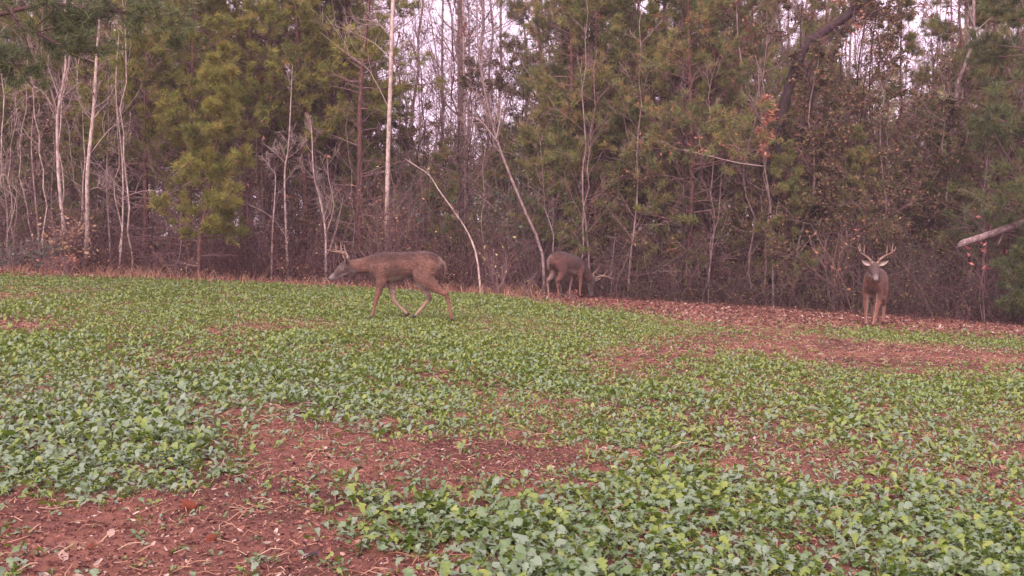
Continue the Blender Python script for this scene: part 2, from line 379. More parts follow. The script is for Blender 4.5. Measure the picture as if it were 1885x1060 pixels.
def plot_density(x, y):
    z = ground_z(x, y); px, py = to_px(x, y, z)
    wob = (fbm(x * 2.2, y * 1.4, 41, 3) - 0.5)
    k = np.clip((py - 480) / 300, 0.15, 1.5)
    qx, qy = px + wob * 90 * k, py + (fbm(x * 2.2 + 9, y * 1.4, 43, 3) - 0.5) * 46 * k
    d = 0.24 + 0.85 * np.clip((fbm(x * 1.5, y * 0.9, 21, 4) - 0.34) * 2.8, 0, 1)
    for v, poly in DENSE:
        d = np.where(in_poly(qx, qy, poly), np.maximum(d, v * (.55 + .75 * fbm(x * 3.1, y * 2.2, 91, 3))), d)
    for v, poly in SOIL:
        d = np.where(in_poly(qx, qy, poly), v, d)
    edge = np.interp(px, [e[0] for e in EDGE], [e[1] for e in EDGE])
    d = np.where(py < edge + wob * 22 * k + 1, 0, d)
    return d

def kale_template(rows, seed):
    r = np.random.default_rng(seed)
    if rows > 8: ys = np.array([0, .36, .42, .47, .53, .58, .66, .74, .82, .90, .96, 1.0]); ws = np.array([.012, .015, .065, .03, .10, .06, .145, .11, .19, .175, .12, .015])
    elif rows > 4: ys = np.array([0, .45, .66, .86, 1.0]); ws = np.array([.016, .04, .165, .18, .03])
    else:
        w = .20 * r.uniform(.75, 1.25); z = r.uniform(-.05, .12)
        return np.array([[0, .3, 0], [-w, .68 + r.normal(0, .06), z], [r.normal(0, .05), 1, -r.uniform(0, .3)], [w, .68 + r.normal(0, .06), z]]), np.array([[0, 2, 1], [0, 3, 2]])
    ws = ws * r.uniform(0.75, 1.25, len(ws)); curl = r.uniform(0.05, 0.75); cup = r.uniform(-0.15, 0.35)
    zs = -curl * np.clip(ys - .4, 0, 1) ** 2 * 1.8
    big = (ws > .06); bend = r.normal(0, .12) * np.clip(ys - .3, 0, 1)
    side = lambda: ws * r.uniform(.7, 1.25, len(ws))
    wav = .05 if rows > 8 else .035
    a, b_ = side(), side()
    L = np.stack([-a + bend, ys, zs + cup * a * 2 + big * r.normal(0, wav, len(ws))], -1)
    C = np.stack([bend, ys + big * 0.012, zs], -1)
    Rr = np.stack([b_ + bend, ys, zs + cup * b_ * 2 + big * r.normal(0, wav, len(ws))], -1)
    V = np.stack([L, C, Rr], 1).reshape(-1, 3); n = len(ys)
    i = np.arange(n - 1)[:, None] * 3
    return V, np.concatenate([i + np.array([[0, 1, 4, 3]]), i + np.array([[1, 2, 5, 4]])])
KT = [kale_template(9, 100 + i) for i in range(8)]; KL = [kale_template(5, 200 + i) for i in range(6)]; KF = [kale_template(3, 250 + i) for i in range(6)]

rng = np.random.default_rng(5)
NP = 238000
u = rng.uniform(0, 1, NP); yy = np.sqrt(2.75 ** 2 + u * (19.5 ** 2 - 2.75 ** 2)); xx = rng.uniform(-0.75, 0.75, NP) * yy
den = plot_density(xx + rng.normal(0, .022, NP) * yy, yy + rng.normal(0, .05, NP) * yy); den *= np.interp(yy, [2.7, 5, 9], [.8, .85, .95]); keep = rng.uniform(0, 1, NP) < den
xx, yy, den = xx[keep], yy[keep], den[keep]
zz = ground_z(xx, yy)
patch = fbm(xx * 0.5, yy * 0.35, 77, 3)
size = (0.066 + 0.052 * np.clip(fbm(xx * 0.9, yy * 0.6, 31, 3) * 1.6 - 0.3, 0, 1)) * np.where(den < 0.28, 0.62, 1) * rng.uniform(0.75, 1.2, len(xx))
size *= np.interp(yy, [2.7, 4, 7, 12, 18], [.68, .66, .54, .50, .54])
ppx, ppy = to_px(xx, yy, zz)
vis = (ppx > 0) & (ppx < 1885) & (ppy < 1075)
order = np.argsort(np.where(vis, yy, 1e9)); near = order[:300]; rest = np.setdiff1d(np.arange(len(xx)), near)

leaf_meshes = []
for i, (V, Fc) in enumerate(KT):
    for t in (0.12, 0.35, 0.52, 0.6, 0.8):
        bb = Buf(); bb.add(V, Fc, 0, t); leaf_meshes.append(bb.mesh('leaf', [M['kale']]))
for i in near:
    root = tag(link('kale_plant', None), 'low leafy kale plant at the near edge of the green plot', 'plant', 'kale plants in the foreground of the plot')
    root.location = (xx[i], yy[i], zz[i] - 0.004); root.empty_display_size = 0.02
    nl = rng.integers(5, 9)
    for k in range(nl):
        o = link('leaf', leaf_meshes[rng.integers(len(leaf_meshes))], root)
        s = size[i] * rng.uniform(0.55, 1.25)
        o.rotation_euler = (rng.uniform(0.2, 1.3), rng.normal(0, 0.35), k * 2.4 + rng.normal(0, 0.4)); o.scale = (s, s, s)
        o.location = (rng.normal(0, 0.006), rng.normal(0, 0.006), 0)

def scatter(buf, tmpl, pos, s, az, tilt, roll, tint, mat=0, smooth=True):
    V, Fc = tmpl; N = len(pos)
    if N == 0: return
    ca, sa, ct, st, cr, sr = np.cos(az), np.sin(az), np.cos(tilt), np.sin(tilt), np.cos(roll), np.sin(roll)
    v = np.repeat(V[None], N, 0) * s[:, None, None]
    x, y, z = v[..., 0], v[..., 1], v[..., 2]
    y, z = y * ct[:, None] - z * st[:, None], y * st[:, None] + z * ct[:, None]
    x, z = x * cr[:, None] + z * sr[:, None], -x * sr[:, None] + z * cr[:, None]
    x, y = x * ca[:, None] - y * sa[:, None], x * sa[:, None] + y * ca[:, None]
    W = np.stack([x, y, z], -1) + pos[:, None, :]
    buf.add(W, (Fc[None] + (np.arange(N) * len(V))[:, None, None]).reshape(-1, Fc.shape[1]), mat, np.repeat(tint, len(Fc)), smooth)

cover = Buf()
ri = np.repeat(rest, 6); ri = ri[(yy[ri] < 6) | (rng.uniform(0, 1, len(ri)) < .8)]; N = len(ri)
pos = np.stack([xx[ri] + rng.normal(0, 0.012, N), yy[ri] + rng.normal(0, 0.012, N), zz[ri] - 0.004], -1)
s_ = size[ri] * rng.uniform(0.45, 1.3, N); az_ = rng.uniform(0, 6.283, N); ti_ = rng.uniform(0.2, 1.25, N); ro_ = rng.normal(0, 0.3, N)
tn_ = 0.12 + 0.6 * patch[ri] + rng.normal(0, 0.22, N)
blue = np.clip(1.3 - np.hypot((pos[:, 0] + 2.2) / 1.6, (pos[:, 1] - 5.6) / 2.6), 0, 1); yel = (rng.uniform(0, 1, N) < np.interp(pos[:, 1], [3, 5, 11], [.15, .28, .62])); tn_ = np.where(yel, rng.uniform(.70, .88, N), tn_)
tn_ = np.clip(np.where(rng.uniform(0, 1, N) < blue * .85, rng.normal(.54, .13, N), tn_), 0, 0.90)
pick = rng.integers(0, 48, N); lod = np.digitize(yy[ri], [4.6, 7.0])
for m, tm in enumerate((KT, KL, KF)):
    for i in range(len(tm)):
        m_ = (lod == m) & (pick % len(tm) == i); scatter(cover, tm[i], pos[m_], s_[m_] * (1, 1.03, 1.08)[m], az_[m_], ti_[m_], ro_[m_], tn_[m_])
tag(link('kale_cover', cover.mesh('kale_cover', [M['kale']])), 'wide plot of low green kale leaves growing in uneven bands', 'food plot', kind='stuff')

# ------------------------------------------------------------------ litter on the soil
rng = np.random.default_rng(8)
lit = Buf()
def lit_piece(seed, asp):
    r = np.random.default_rng(seed); n = 6; a = np.arange(n) / n * 6.283 + r.normal(0, .2, n)
    V = np.stack([np.cos(a) * asp * r.uniform(.6, 1.1, n), np.sin(a) * r.uniform(.7, 1.1, n), r.uniform(-.1, .5, n)], -1) * 0.5
    V = np.vstack([V, [0, 0, -0.05]]); f = np.array([[i, (i + 1) % n, n] for i in range(n)]); return V, f
LP = [lit_piece(i, a) for i, a in enumerate((0.35, 0.6, 0.75, 0.5, 0.22))]
def strew(n, y0, y1, smin, smax, tint_mu, tint_sd, power=1.0, dens=None, zoff=0.004, tilt=0.45):
    u = rng.uniform(0, 1, n) ** power; y = np.sqrt(y0 ** 2 + u * (y1 ** 2 - y0 ** 2)); x = rng.uniform(-0.76, 0.76, n) * y
    if dens is not None: k = rng.uniform(0, 1, n) < dens(x, y); x, y = x[k], y[k]
    n = len(x); p = np.stack([x, y, ground_z(x, y) + zoff], -1); s = np.exp(rng.uniform(math.log(smin), math.log(smax), n))
    t = np.clip(rng.normal(tint_mu, tint_sd, n), 0, 1); w = rng.integers(0, 5, n)
    for i in range(5):
        m_ = w == i; q = m_.sum()
        scatter(lit, LP[i], p[m_], s[m_], rng.uniform(0, 6.28, q), rng.normal(0, tilt, q), rng.normal(0, tilt, q), t[m_], 0, False)
soil_only = lambda x, y: np.clip(1.25 - plot_density(x, y), 0.25, 1)
strew(110000, 2.7, 8, 0.007, 0.026, 0.42, 0.33, 1.25, soil_only)
strew(4500, 2.7, 8, 0.02, 0.045, 0.7, 0.3, 1.1, soil_only)
strew(90000, 7, 17, 0.014, 0.045, 0.45, 0.33, 1, soil_only)
edge_only = lambda x, y: np.where(plot_density(x, y) == 0, 1.0, 0.0)
strew(110000, 13.5, 26, 0.03, 0.10, 0.48, 0.28, 1, edge_only, 0.01, 0.6)
cr = Buf(); n = 9000; y = np.sqrt(2.7 ** 2 + rng.uniform(0, 1, n) ** 1.3 * (14 ** 2 - 2.7 ** 2)); x = rng.uniform(-.6, .6, n) * y
k = (rng.uniform(0, 1, n) < soil_only(x, y)) & (fbm(x * 1.7, y * 1.7, 55, 3) > rng.uniform(.3, .65, n)); x, y = x[k], y[k]; n = len(x)
OV = np.array([[1, 0, 0], [-1, .1, 0], [0, 1, .1], [.1, -1, 0], [0, .1, .9], [0, 0, -.8], [.7, .7, .5], [-.7, -.6, .5]]); OF = np.array([[0, 6, 4], [6, 2, 4], [2, 1, 4], [1, 7, 4], [7, 3, 4], [3, 0, 4], [0, 2, 6], [1, 3, 7], [0, 5, 2], [2, 5, 1], [1, 5, 3], [3, 5, 0]])
scatter(cr, (OV, OF), np.stack([x, y, ground_z(x, y) + .002], -1), np.minimum(rng.exponential(.004, n) + .003, .012), rng.uniform(0, 6.28, n), rng.normal(0, .5, n), rng.normal(0, .5, n), rng.uniform(0, 1, n), 0, False)
tag(link('soil_crumbs', cr.mesh('soil_crumbs', [M['clod']])), 'small crumbs of red earth scattered over the bare soil', 'soil', kind='stuff')
tag(link('leaf_litter', lit.mesh('leaf_litter', [M['litter']])), 'reddish brown fallen leaf litter strewn over the bare soil', 'leaf litter', kind='stuff')
# dry stalks and bits of straw
st = Buf()
n = 14000; y = np.sqrt(2.7 ** 2 + rng.uniform(0, 1, n) ** 1.2 * (17 ** 2 - 2.7 ** 2)); x = rng.uniform(-.6, .6, n) * y
k = rng.uniform(0, 1, n) < soil_only(x, y); x, y = x[k], y[k]; n = len(x)
a = rng.uniform(0, 6.283, n); L = rng.uniform(0.02, 0.10, n); z = ground_z(x, y)
d = np.stack([np.cos(a) * L, np.sin(a) * L, rng.uniform(-.02, .35, n) * L], -1)
p0 = np.stack([x, y, z + 0.006], -1); p1 = p0 + d * 0.5 + rng.normal(0, .006, (n, 3)) + [0, 0, .006]
tubes(st, np.stack([p0, p1, p0 + d], 1), np.tile([[.0016, .0014, .001]], (n, 1)) * (1 + y[:, None] / 9), 3, 0, rng.uniform(0, 1, n))
tag(link('dry_stalks', st.mesh('dry_stalks', [M['straw']])), 'thin dry straw coloured stalks lying on the soil', 'dry stalks', kind='stuff')

# single fallen leaves and clods that stand out
def ground_hit(px, py):
    lo, hi = 1.5, 30.0
    for _ in range(40):
        mid = (lo + hi) / 2; p = ray_point(px, py, mid)
        if p[2] > ground_z(p[0], p[1]): lo = mid
        else: hi = mid
    p = ray_point(px, py, lo); return np.array([p[0], p[1], float(ground_z(p[0], p[1]))])

def dry_leaf_mesh(seed, mat):
    r = np.random.default_rng(seed); ys = np.linspace(0, 1, 7); w = .62 * np.array([.03, .26, .36, .24, .30, .16, .02]) * r.uniform(.8, 1.2, 7)
    zc = .18 * np.sin(ys * 3) * r.uniform(-.5, 1); c = r.uniform(.2, .8)
    V = np.stack([np.stack([-w, ys + r.normal(0, .03, 7), zc + c * w], -1), np.stack([0 * w, ys, zc], -1), np.stack([w, ys + r.normal(0, .03, 7), zc + c * w * r.uniform(.3, 1.2)], -1)], 1).reshape(-1, 3)
    i = np.arange(6)[:, None] * 3; b_ = Buf(); b_.add(V - [0, .5, 0], np.concatenate([i + [[0, 1, 4, 3]], i + [[1, 2, 5, 4]]]), 0, r.uniform(0, 1)); return b_.mesh('fallen_leaf', [M[mat]])
FALLEN = [
    (180, 972, 0.085, 'dry_pale_leaf', 1.9, 'long curled pale dry leaf lying on the bare soil near the left corner'),
    (117, 1027, 0.075, 'dry_pale_leaf', 0.6, 'crumpled whitish dry leaf at the very bottom left of the soil'),
    (572, 1030, 0.075, 'violet_leaf', 2.6, 'pale violet curled leaf at the bottom edge of the soil'),
    (598, 843, 0.07, 'dry_pale_leaf', 1.4, 'pale tan dry leaf in the middle of the wide soil band'),
    (1120, 855, 0.07, 'violet_leaf', 1.2, 'small pinkish violet leaf on the soil right of the wide band'),
    (1538, 632, 0.20, 'dry_pale_leaf', 1.5, 'bright flat pale leaf on the far bare strip below the facing buck'),
    (1250, 680, 0.09, 'dry_pale_leaf', 0.4, 'small pale leaf on the near rim of the far bare strip'),
    (505, 514, 0.16, 'dry_pale_leaf', 0.3, 'whitish upturned leaf at the far edge of the plot ahead of the walking buck'),
    (1640, 920, 0.07, 'dry_pale_leaf', 2.0, 'pale dry leaf at the lower end of the right hand soil patch'),
    (1460, 830, 0.07, 'dry_pale_leaf', 1.1, 'pinkish tan dry leaf in the right hand soil patch'),
    (205, 985, 0.06, 'dry_pale_leaf', 0.2, 'small folded tan leaf just right of the long curled leaf'),
    (260, 995, 0.065, 'kale', 1.0, 'single detached grey green leaf lying on the soil beside the small clods'),
]
for i, (px, py, s, mt, az, lab) in enumerate(FALLEN):
    p = ground_hit(px, py); o = tag(link('fallen_leaf', dry_leaf_mesh(300 + i, mt)), lab, 'leaf', 'single fallen leaves on the plot')
    o.location = (p[0], p[1], p[2] + s * 0.12); o.rotation_euler = (0.25, 0.2, az); o.scale = (s,) * 3

def clod_mesh(seed, squash):
    r = np.random.default_rng(seed); nu, nv = 14, 9
    th = np.linspace(0.02, math.pi - .02, nv); ph = np.arange(nu) / nu * 6.283
    T, Pp = np.meshgrid(th, ph, indexing='ij')
    d = np.stack([np.sin(T) * np.cos(Pp), np.sin(T) * np.sin(Pp), np.cos(T)], -1)
    pl = unit(r.normal(0, 1, (11, 3))); q = np.min(0.62 / np.maximum(d @ pl.T, 0.15), -1)
    rad = np.clip(q, .5, 1.05)[..., None] + r.normal(0, .025, (nv, nu, 1))
    V = d * rad * [1, .85, squash]
    i = np.arange(nv - 1)[:, None] * nu; j = np.arange(nu)[None]; j2 = (j + 1) % nu
    b_ = Buf(); b_.add(V, np.stack([i + j, i + nu + j, i + nu + j2, i + j2], -1).reshape(-1, 4), 0, .5, False)
    return b_.mesh('clod', [M['clod_red']])
for i, (px, py, s, sq, lab) in enumerate([
    (346, 938, 0.032, .85, 'largest reddish clod of earth, a rounded lump on the bare soil'),
    (388, 998, 0.024, .7, 'smaller dark red clod nearer the bottom below the largest one'),
    (168, 1010, 0.016, .7, 'little dark clod on the soil close to the left corner'),
    (1565, 925, 0.035, .6, 'brown clod half hidden in kale at the right hand soil patch')]):
    p = ground_hit(px, py); o = tag(link('earth_clod', clod_mesh(50 + i, sq)), lab, 'clod', 'clods of earth on the plot')
    o.location = (p[0], p[1], p[2] + s * 0.5); o.scale = (s * 1.15,) * 3; o.rotation_euler = (0, 0, i * 1.3)

# ------------------------------------------------------------------ trees
def pine_parts(seed, H, r0, base, rc, nl, tufts=4, sub=8, ln=0.125, k=19, lean=0.02, needle='needle_olive', bark='pine_bark', dead=12, trunk_line=None, w=0.0085, up=0.03):
    """trunk mesh and crown mesh of a pine: limbs in loose whorls, needle tufts along the outer shoots"""
    r = np.random.default_rng(seed)
    if trunk_line is None:
        n = 12; zs = np.linspace(-0.15, H, n); wob = np.cumsum(r.normal(0, lean, (n, 2)), 0); wob -= wob[0]
        T = np.stack([wob[:, 0], wob[:, 1], zs], -1)
    else: T = trunk_line; n = len(T); H = T[-1, 2] - T[0, 2]
    R = r0 * (1 - 0.86 * np.linspace(0, 1, n) ** 0.9)
    tb = Buf(); tubes(tb, T, R, 10, 0, 0.5)
    cb = Buf()
    def limbs(cnt, f0, f1, lenf, upv, ang, rr=.4):
        return spawn(r, T[None], R[None], cnt, f0, f1, ang, lenf, 6, 0.10, upv, rr, 0.005)
    f0 = base / H
    prof = lambda t, PL: rc * np.clip((1 - t) / (1 - f0), 0.06, 1) ** 0.75 * np.clip(0.5 + (t - f0) * 4, 0.45, 1)
    Q, QR = limbs(nl, f0, 0.985, prof, up, 1.30)
    tubes(cb, Q, QR, 4, 0, 0.35)
    S, SR = spawn(r, Q, QR, sub, 0.28, 1.0, 0.75, lambda t, PL: 0.42 * PL * (1.15 - 0.6 * t), 4, 0.12, 0.06, 0.6, 0.003, flat=0.5)
    tubes(cb, S, SR, 3, 0, 0.3)
    t = r.uniform(0.35, 1.0, (len(S), tufts)); x = t * 2.999; i = x.astype(int); fr = (x - i)[..., None]; bi = np.arange(len(S))[:, None]
    C = (S[bi, i] * (1 - fr) + S[bi, i + 1] * fr).reshape(-1, 3); Dv = unit(S[bi, i + 1] - S[bi, i]).reshape(-1, 3)
    limb_t = np.repeat(np.repeat(r.normal(0, .11, nl), sub), tufts)
    tint = np.clip(0.45 + limb_t + r.normal(0, 0.21, len(C)), 0, 1)
    tint = np.where(r.uniform(0, 1, len(C)) < 0.07, r.uniform(.88, 1, len(C)), np.minimum(tint, .84))
    needles(cb, r, C, Dv, k, ln, w, 1, tint)
    if dead:
        Dd, DR = limbs(dead, 0.08, max(f0 + 0.1, 0.2), lambda t, PL: rc * r.uniform(.35, .9), -0.02, 1.35, .3)
        tubes(cb, Dd, DR, 3, 0, 0.5)
        D2, D2R = spawn(r, Dd, DR, 4, .3, 1, .8, lambda t, PL: .35 * PL, 4, .15, 0, .6, .003); tubes(cb, D2, D2R, 3, 0, 0.5)
    return tb.mesh('trunk', [M[bark]]), cb.mesh('crown', [M['twig'], M[needle]])

def bare_parts(seed, H, r0, base=0.25, nl=16, reach=0.28, sub=6, sub2=4, bark='grey_bark', ttint=0.5, lean=0.05, trunk_line=None, r1=0.2, leaf=None, leaf_n=0, up=0.10, ang=0.85, lsize=.06, extra=None, twr=0.0035, lr=.36):
    r = np.random.default_rng(seed)
    if trunk_line is None:
        n = 14; zs = np.linspace(-0.15, H, n); wob = np.cumsum(r.normal(0, lean, (n, 2)), 0); wob -= wob[0]
        T = np.stack([wob[:, 0], wob[:, 1], zs], -1)
    else: T = trunk_line; n = len(T)
    R = r0 * (1 - (1 - r1) * np.linspace(0, 1, n))
    tb = Buf(); tubes(tb, T, R, 9, 0, .5, cap=True)
    cb = Buf(); PLn = np.linalg.norm(np.diff(T, axis=0), axis=1).sum()
    Q, QR = spawn(r, T[None], R[None], nl, base, .95, ang, lambda t, PL: reach * PLn * (1.1 - .85 * t), 7, .11, up, lr, twr * 1.4)
    if extra is not None:
        for e, er in extra:
            eL = smooth_line(e, 7); Q = np.concatenate([Q, eL[None]]); QR = np.concatenate([QR, np.linspace(er, er * .4, 7)[None]])
    tubes(cb, Q, QR, 5, 0, np.clip(ttint + r.normal(0, .1, len(Q)), 0, 1))
    S, SR = spawn(r, Q, QR, sub, .2, 1, .75, lambda t, PL: .45 * PL * (1.1 - .5 * t), 5, .15, up * .6, .55, twr); tubes(cb, S, SR, 3, 0, np.clip(ttint + r.normal(0, .12, len(S)), 0, 1))
    ends = S
    if sub2:
        S2, S2R = spawn(r, S, SR, sub2, .25, 1, .7, lambda t, PL: .5 * PL, 4, .16, up * .5, .6, twr * .75); tubes(cb, S2, S2R, 3, 0, np.clip(ttint - .05 + r.normal(0, .12, len(S2)), 0, 1)); ends = S2
    mats = [M['twig']]
    if leaf:
        mats.append(M[leaf]); idx = r.integers(0, len(ends), leaf_n)
        leaves(cb, r, ends[idx, r.integers(1, ends.shape[1], leaf_n)], lsize, 1, None, .6, 1, .02)
    return tb.mesh('trunk', [M[bark]]), cb.mesh('crown', mats)

def tree(name, meshes, loc, label, cat='tree', group=None, rz=0, s=1.0, lean=(0, 0), sz=None):
    o = link(name, None); o.location = loc; o.rotation_euler = (lean[0], lean[1], rz); o.scale = (s, s, sz or s)
    tag(o, label, cat, group)
    link('trunk', meshes[0], o); link('crown', meshes[1], o)
    return o

def base_at(px, D):
    x = ray_point(px, 500, D)[0]; return np.array([x, D, float(ground_z(x, D))])

def trunk_px(pts, D, n=16, wob=0.0, seed=0):
    """trunk line through photograph pixels at depth D, from the ground up, in the tree's own coordinates"""
    b0 = base_at(pts[0][0], D); r = np.random.default_rng(seed)
    L = [b0 + [0, 0, -0.12]] + [ray_point(px, py, D) + np.array([0, r.normal(0, wob), 0]) for px, py in pts[1:]]
    return b0, smooth_line(np.array(L) - b0, n)

# --- single trees that stand out
def named_bare(name, label, pts, D, r0, seed, n=18, extra_px=(), **kw):
    b0, L = trunk_px(pts, D, n, 0.04, seed)
    ex = [(np.array([ray_point(px, py, D + dy) for px, py, dy in e]) - b0, er) for e, er in extra_px]
    tree(name, bare_parts(seed, 0, r0, trunk_line=L, extra=ex or None, **kw), tuple(b0), label, 'tree' if 'sapling' not in name else 'sapling')

named_bare('pale_tree', 'tallest straight white barked trunk rising out of frame behind the walking buck', [(711, 500), (712, 400), (714, 280), (718, 170), (724, 0), (729, -140), (733, -300)], 20.9, 0.052, 1, bark='pale_bark', base=.55, nl=14, reach=.13, ttint=.75, r1=.7, lr=.16,
    extra_px=[([(721, 60, 0), (765, 30, -.4), (800, -20, -.6)], .012), ([(722, 70, 0), (690, 40, .3), (650, 35, .5)], .010), ([(720, 110, 0), (690, 80, .2), (650, 60, .3), (600, 40, .3)], .010), ([(716, 200, 0), (680, 130, .2), (640, 100, .3), (590, 60, .3)], .010)])
named_bare('forked_sapling', 'pale slender trunk forking into two thin stems above a tan leaved bush', [(121, 490), (117, 420), (109, 330), (106, 235), (113, 190), (118, 120), (118, 40), (122, -80)], 20.3, 0.040, 2, bark='pale_bark', base=.45, nl=9, reach=.14, ttint=.85, r1=.35,
    extra_px=[([(106, 232, 0), (100, 180, -.1), (80, 135, -.2), (77, 70, -.2), (80, -20, -.2)], .028), ([(80, 130, -.2), (60, 100, -.2), (50, 70, -.2)], .014), ([(112, 190, 0), (100, 155, .1), (86, 115, .1)], .014), ([(119, 145, 0), (128, 110, 0), (127, 60, 0)], .013), ([(105, 210, 0), (75, 165, .2), (35, 155, .3)], .011)])
named_bare('pale_sapling', 'thick pale trunk right of the forked one beside the tan bush', [(153, 500), (158, 420), (165, 320), (172, 200), (178, 120), (184, 30), (186, -80)], 20.5, 0.050, 3, bark='pale_bark', base=.42, nl=10, reach=.13, ttint=.8, r1=.4,
    extra_px=[([(165, 285, 0), (200, 240, -.2), (225, 222, -.3)], .015), ([(172, 200, 0), (200, 180, -.1), (215, 150, -.2)], .013), ([(164, 350, 0), (180, 345, -.2), (190, 352, -.2)], .012)])
named_bare('pale_sapling', 'slim pale stem leaning near the left edge with a gentle double bend', [(70, 500), (73, 440), (63, 340), (55, 260), (62, 170), (58, 60)], 20.8, 0.026, 4, bark='grey_bark', base=.3, nl=12, reach=.15, ttint=.7)
named_bare('pale_sapling', 'thin straight stem standing right of the thick pale trunk', [(205, 498), (202, 420), (198, 330), (200, 250), (199, 160), (204, 40)], 21, 0.022, 5, bark='grey_bark', base=.3, nl=12, reach=.13, ttint=.75)
named_bare('pale_sapling', 'thin stem left of the big shaded pine, with level side twigs at mid height', [(217, 500), (224, 420), (223, 300), (217, 170), (219, 60)], 20.6, 0.026, 6, bark='pale_bark', base=.3, nl=12, reach=.14, ttint=.8,
    extra_px=[([(222, 366, 0), (260, 352, -.3), (300, 352, -.4), (318, 362, -.4)], .012)])
named_bare('pale_sapling', 'two stemmed thin sapling at the extreme left edge of the wood', [(12, 495), (14, 420), (12, 380), (8, 340), (2, 250)], 20.4, 0.022, 7, bark='grey_bark', base=.3, nl=10, reach=.2, ttint=.75,
    extra_px=[([(14, 430, 0), (25, 390, 0), (32, 350, .1)], .013)])
named_bare('pale_sapling', 'slender crooked pale sapling just behind the dry brush, forked at half height', [(531, 495), (528, 430), (525, 320), (532, 270), (536, 180), (540, 120)], 21, 0.028, 8, bark='pale_bark', base=.3, nl=12, reach=.16, ttint=.85,
    extra_px=[([(526, 300, 0), (505, 280, -.2), (482, 262, -.3)], .014), ([(530, 440, 0), (500, 400, -.1), (452, 372, -.2)], .013)])
named_bare('pale_sapling', 'crooked thin sapling just left of the forked sapling behind the brush', [(499, 498), (502, 430), (507, 330), (500, 310), (480, 285)], 20.7, 0.02, 9, bark='pale_bark', base=.4, nl=9, reach=.18, ttint=.85)
named_bare('branching_sapling', 'many branched pale shrub like sapling behind the head of the walking buck', [(599, 500), (600, 430), (590, 370), (578, 320), (574, 250), (572, 220)], 20.8, 0.028, 10, bark='pale_bark', base=.15, nl=16, reach=.2, ttint=.85, ang=.6, up=.2,
    extra_px=[([(600, 430, 0), (615, 380, .1), (605, 330, .1), (602, 290, .1)], .015), ([(602, 470, 0), (620, 420, .1), (632, 360, .1)], .014)])
named_bare('leaning_sapling', 'bare pale stem arching steeply to the left behind the tail of the walking buck', [(886, 530), (878, 475), (862, 430), (840, 395), (808, 350), (790, 322), (765, 305), (746, 292)], 19.6, 0.021, 11, bark='pale_bark', base=.35, nl=10, reach=.08, sub=3, sub2=2, ttint=.85, r1=.3, ang=.5)
named_bare('leaning_tree', 'long grey trunk leaning left above the rump of the grazing buck', [(1001, 520), (998, 465), (965, 385), (938, 320), (915, 258), (897, 190), (882, 105), (878, 30), (880, -60)], 20.6, 0.036, 12, bark='grey_bark', base=.45, nl=14, reach=.12, ttint=.7, r1=.35,
    extra_px=[([(913, 255, 0), (918, 235, 0), (922, 205, .1), (919, 180, .1)], .02), ([(915, 260, 0), (880, 218, .2), (850, 222, .3)], .014)])
named_bare('oak_tree', 'massive dark crooked trunk leaning right high above the facing buck', [(1408, 560), (1416, 430), (1426, 330), (1438, 225), (1462, 130), (1486, 82), (1525, 52), (1562, 28), (1598, -8), (1660, -60), (1700, -140)], 20.6, 0.125, 13, n=22, bark='dark_bark', base=.62, nl=10, reach=.16, ttint=.02, r1=.55, lr=.12, leaf='dead_leaf', leaf_n=420, lsize=.10)
named_bare('young_oak', 'young oak holding a level branch of rusty dead leaves above the thicket', [(1425, 560), (1422, 450), (1415, 360), (1405, 300), (1400, 230), (1395, 150)], 19.7, 0.024, 14, bark='grey_bark', base=.35, nl=7, reach=.16, ttint=.6, leaf='dead_leaf', leaf_n=480, lsize=.085,
    extra_px=[([(1405, 306, 0), (1360, 300, -.3), (1310, 288, -.4), (1258, 275, -.4)], .017)])
named_bare('hazy_tree', 'tall grey trunk far back in the pale gap at the top of the wood', [(848, 510), (849, 300), (848, 120), (846, 0), (845, -200)], 33, 0.13, 15, bark='grey_bark', base=.35, nl=22, reach=.18, ttint=.65, r1=.5)
named_bare('hazy_tree', 'slim trunk right beside the tall grey one in the pale gap', [(858, 512), (856, 300), (854, 120), (851, -150)], 29, 0.05, 16, bark='pale_bark', base=.35, nl=20, reach=.16, ttint=.7, r1=.5)

def named_pine(name, label, pts, D, r0, seed, base, rc, nl, needle, n=14, **kw):
    b0, L = trunk_px(pts, D, n, 0.03, seed)
    tree(name, pine_parts(seed, 0, r0, base, rc, nl, trunk_line=L, needle=needle, **kw), tuple(b0), label)
named_pine('pine_tree', 'reddish straight pine trunk left of the tallest white trunk, with dead side limbs', [(657, 510), (660, 420), (662, 300), (664, 170), (676, 30), (690, -120), (695, -330)], 22, 0.088, 21, 4.7, 1.5, 40, 'needle_olive', dead=34)
named_pine('young_pine', 'bushy yellow green young pine standing forward of the dark wood', [(366, 500), (369, 440), (385, 360), (400, 260), (406, 170), (408, 80)], 19.6, 0.04, 22, 0.75, 1.05, 44, 'needle_olive', sub=9, tufts=5, k=22, ln=.145, dead=6, up=0.10)
named_pine('pine_tree', 'large olive pine whose crown fills the top between the young pine and red trunk', [(452, 508), (455, 400), (458, 200), (462, 0), (466, -200), (468, -330)], 22.6, 0.09, 23, 2.6, 2.1, 95, 'needle_olive', sub=9, tufts=5, k=20, ln=.135, dead=26)
named_pine('pine_tree', 'olive pine leaning behind the thin stems, dark red trunk in the shade', [(266, 505), (268, 400), (266, 250), (276, 100), (290, -80), (300, -300)], 22, 0.075, 24, 2.9, 1.8, 75, 'needle_olive', sub=9, tufts=5, dead=30)
named_pine('pine_tree', 'broad olive pine whose boughs hang above the young bushy pine', [(345, 508), (348, 380), (352, 200), (358, 0), (362, -250)], 21.6, 0.08, 25, 2.6, 1.9, 85, 'needle_olive', sub=9, tufts=5, dead=24)
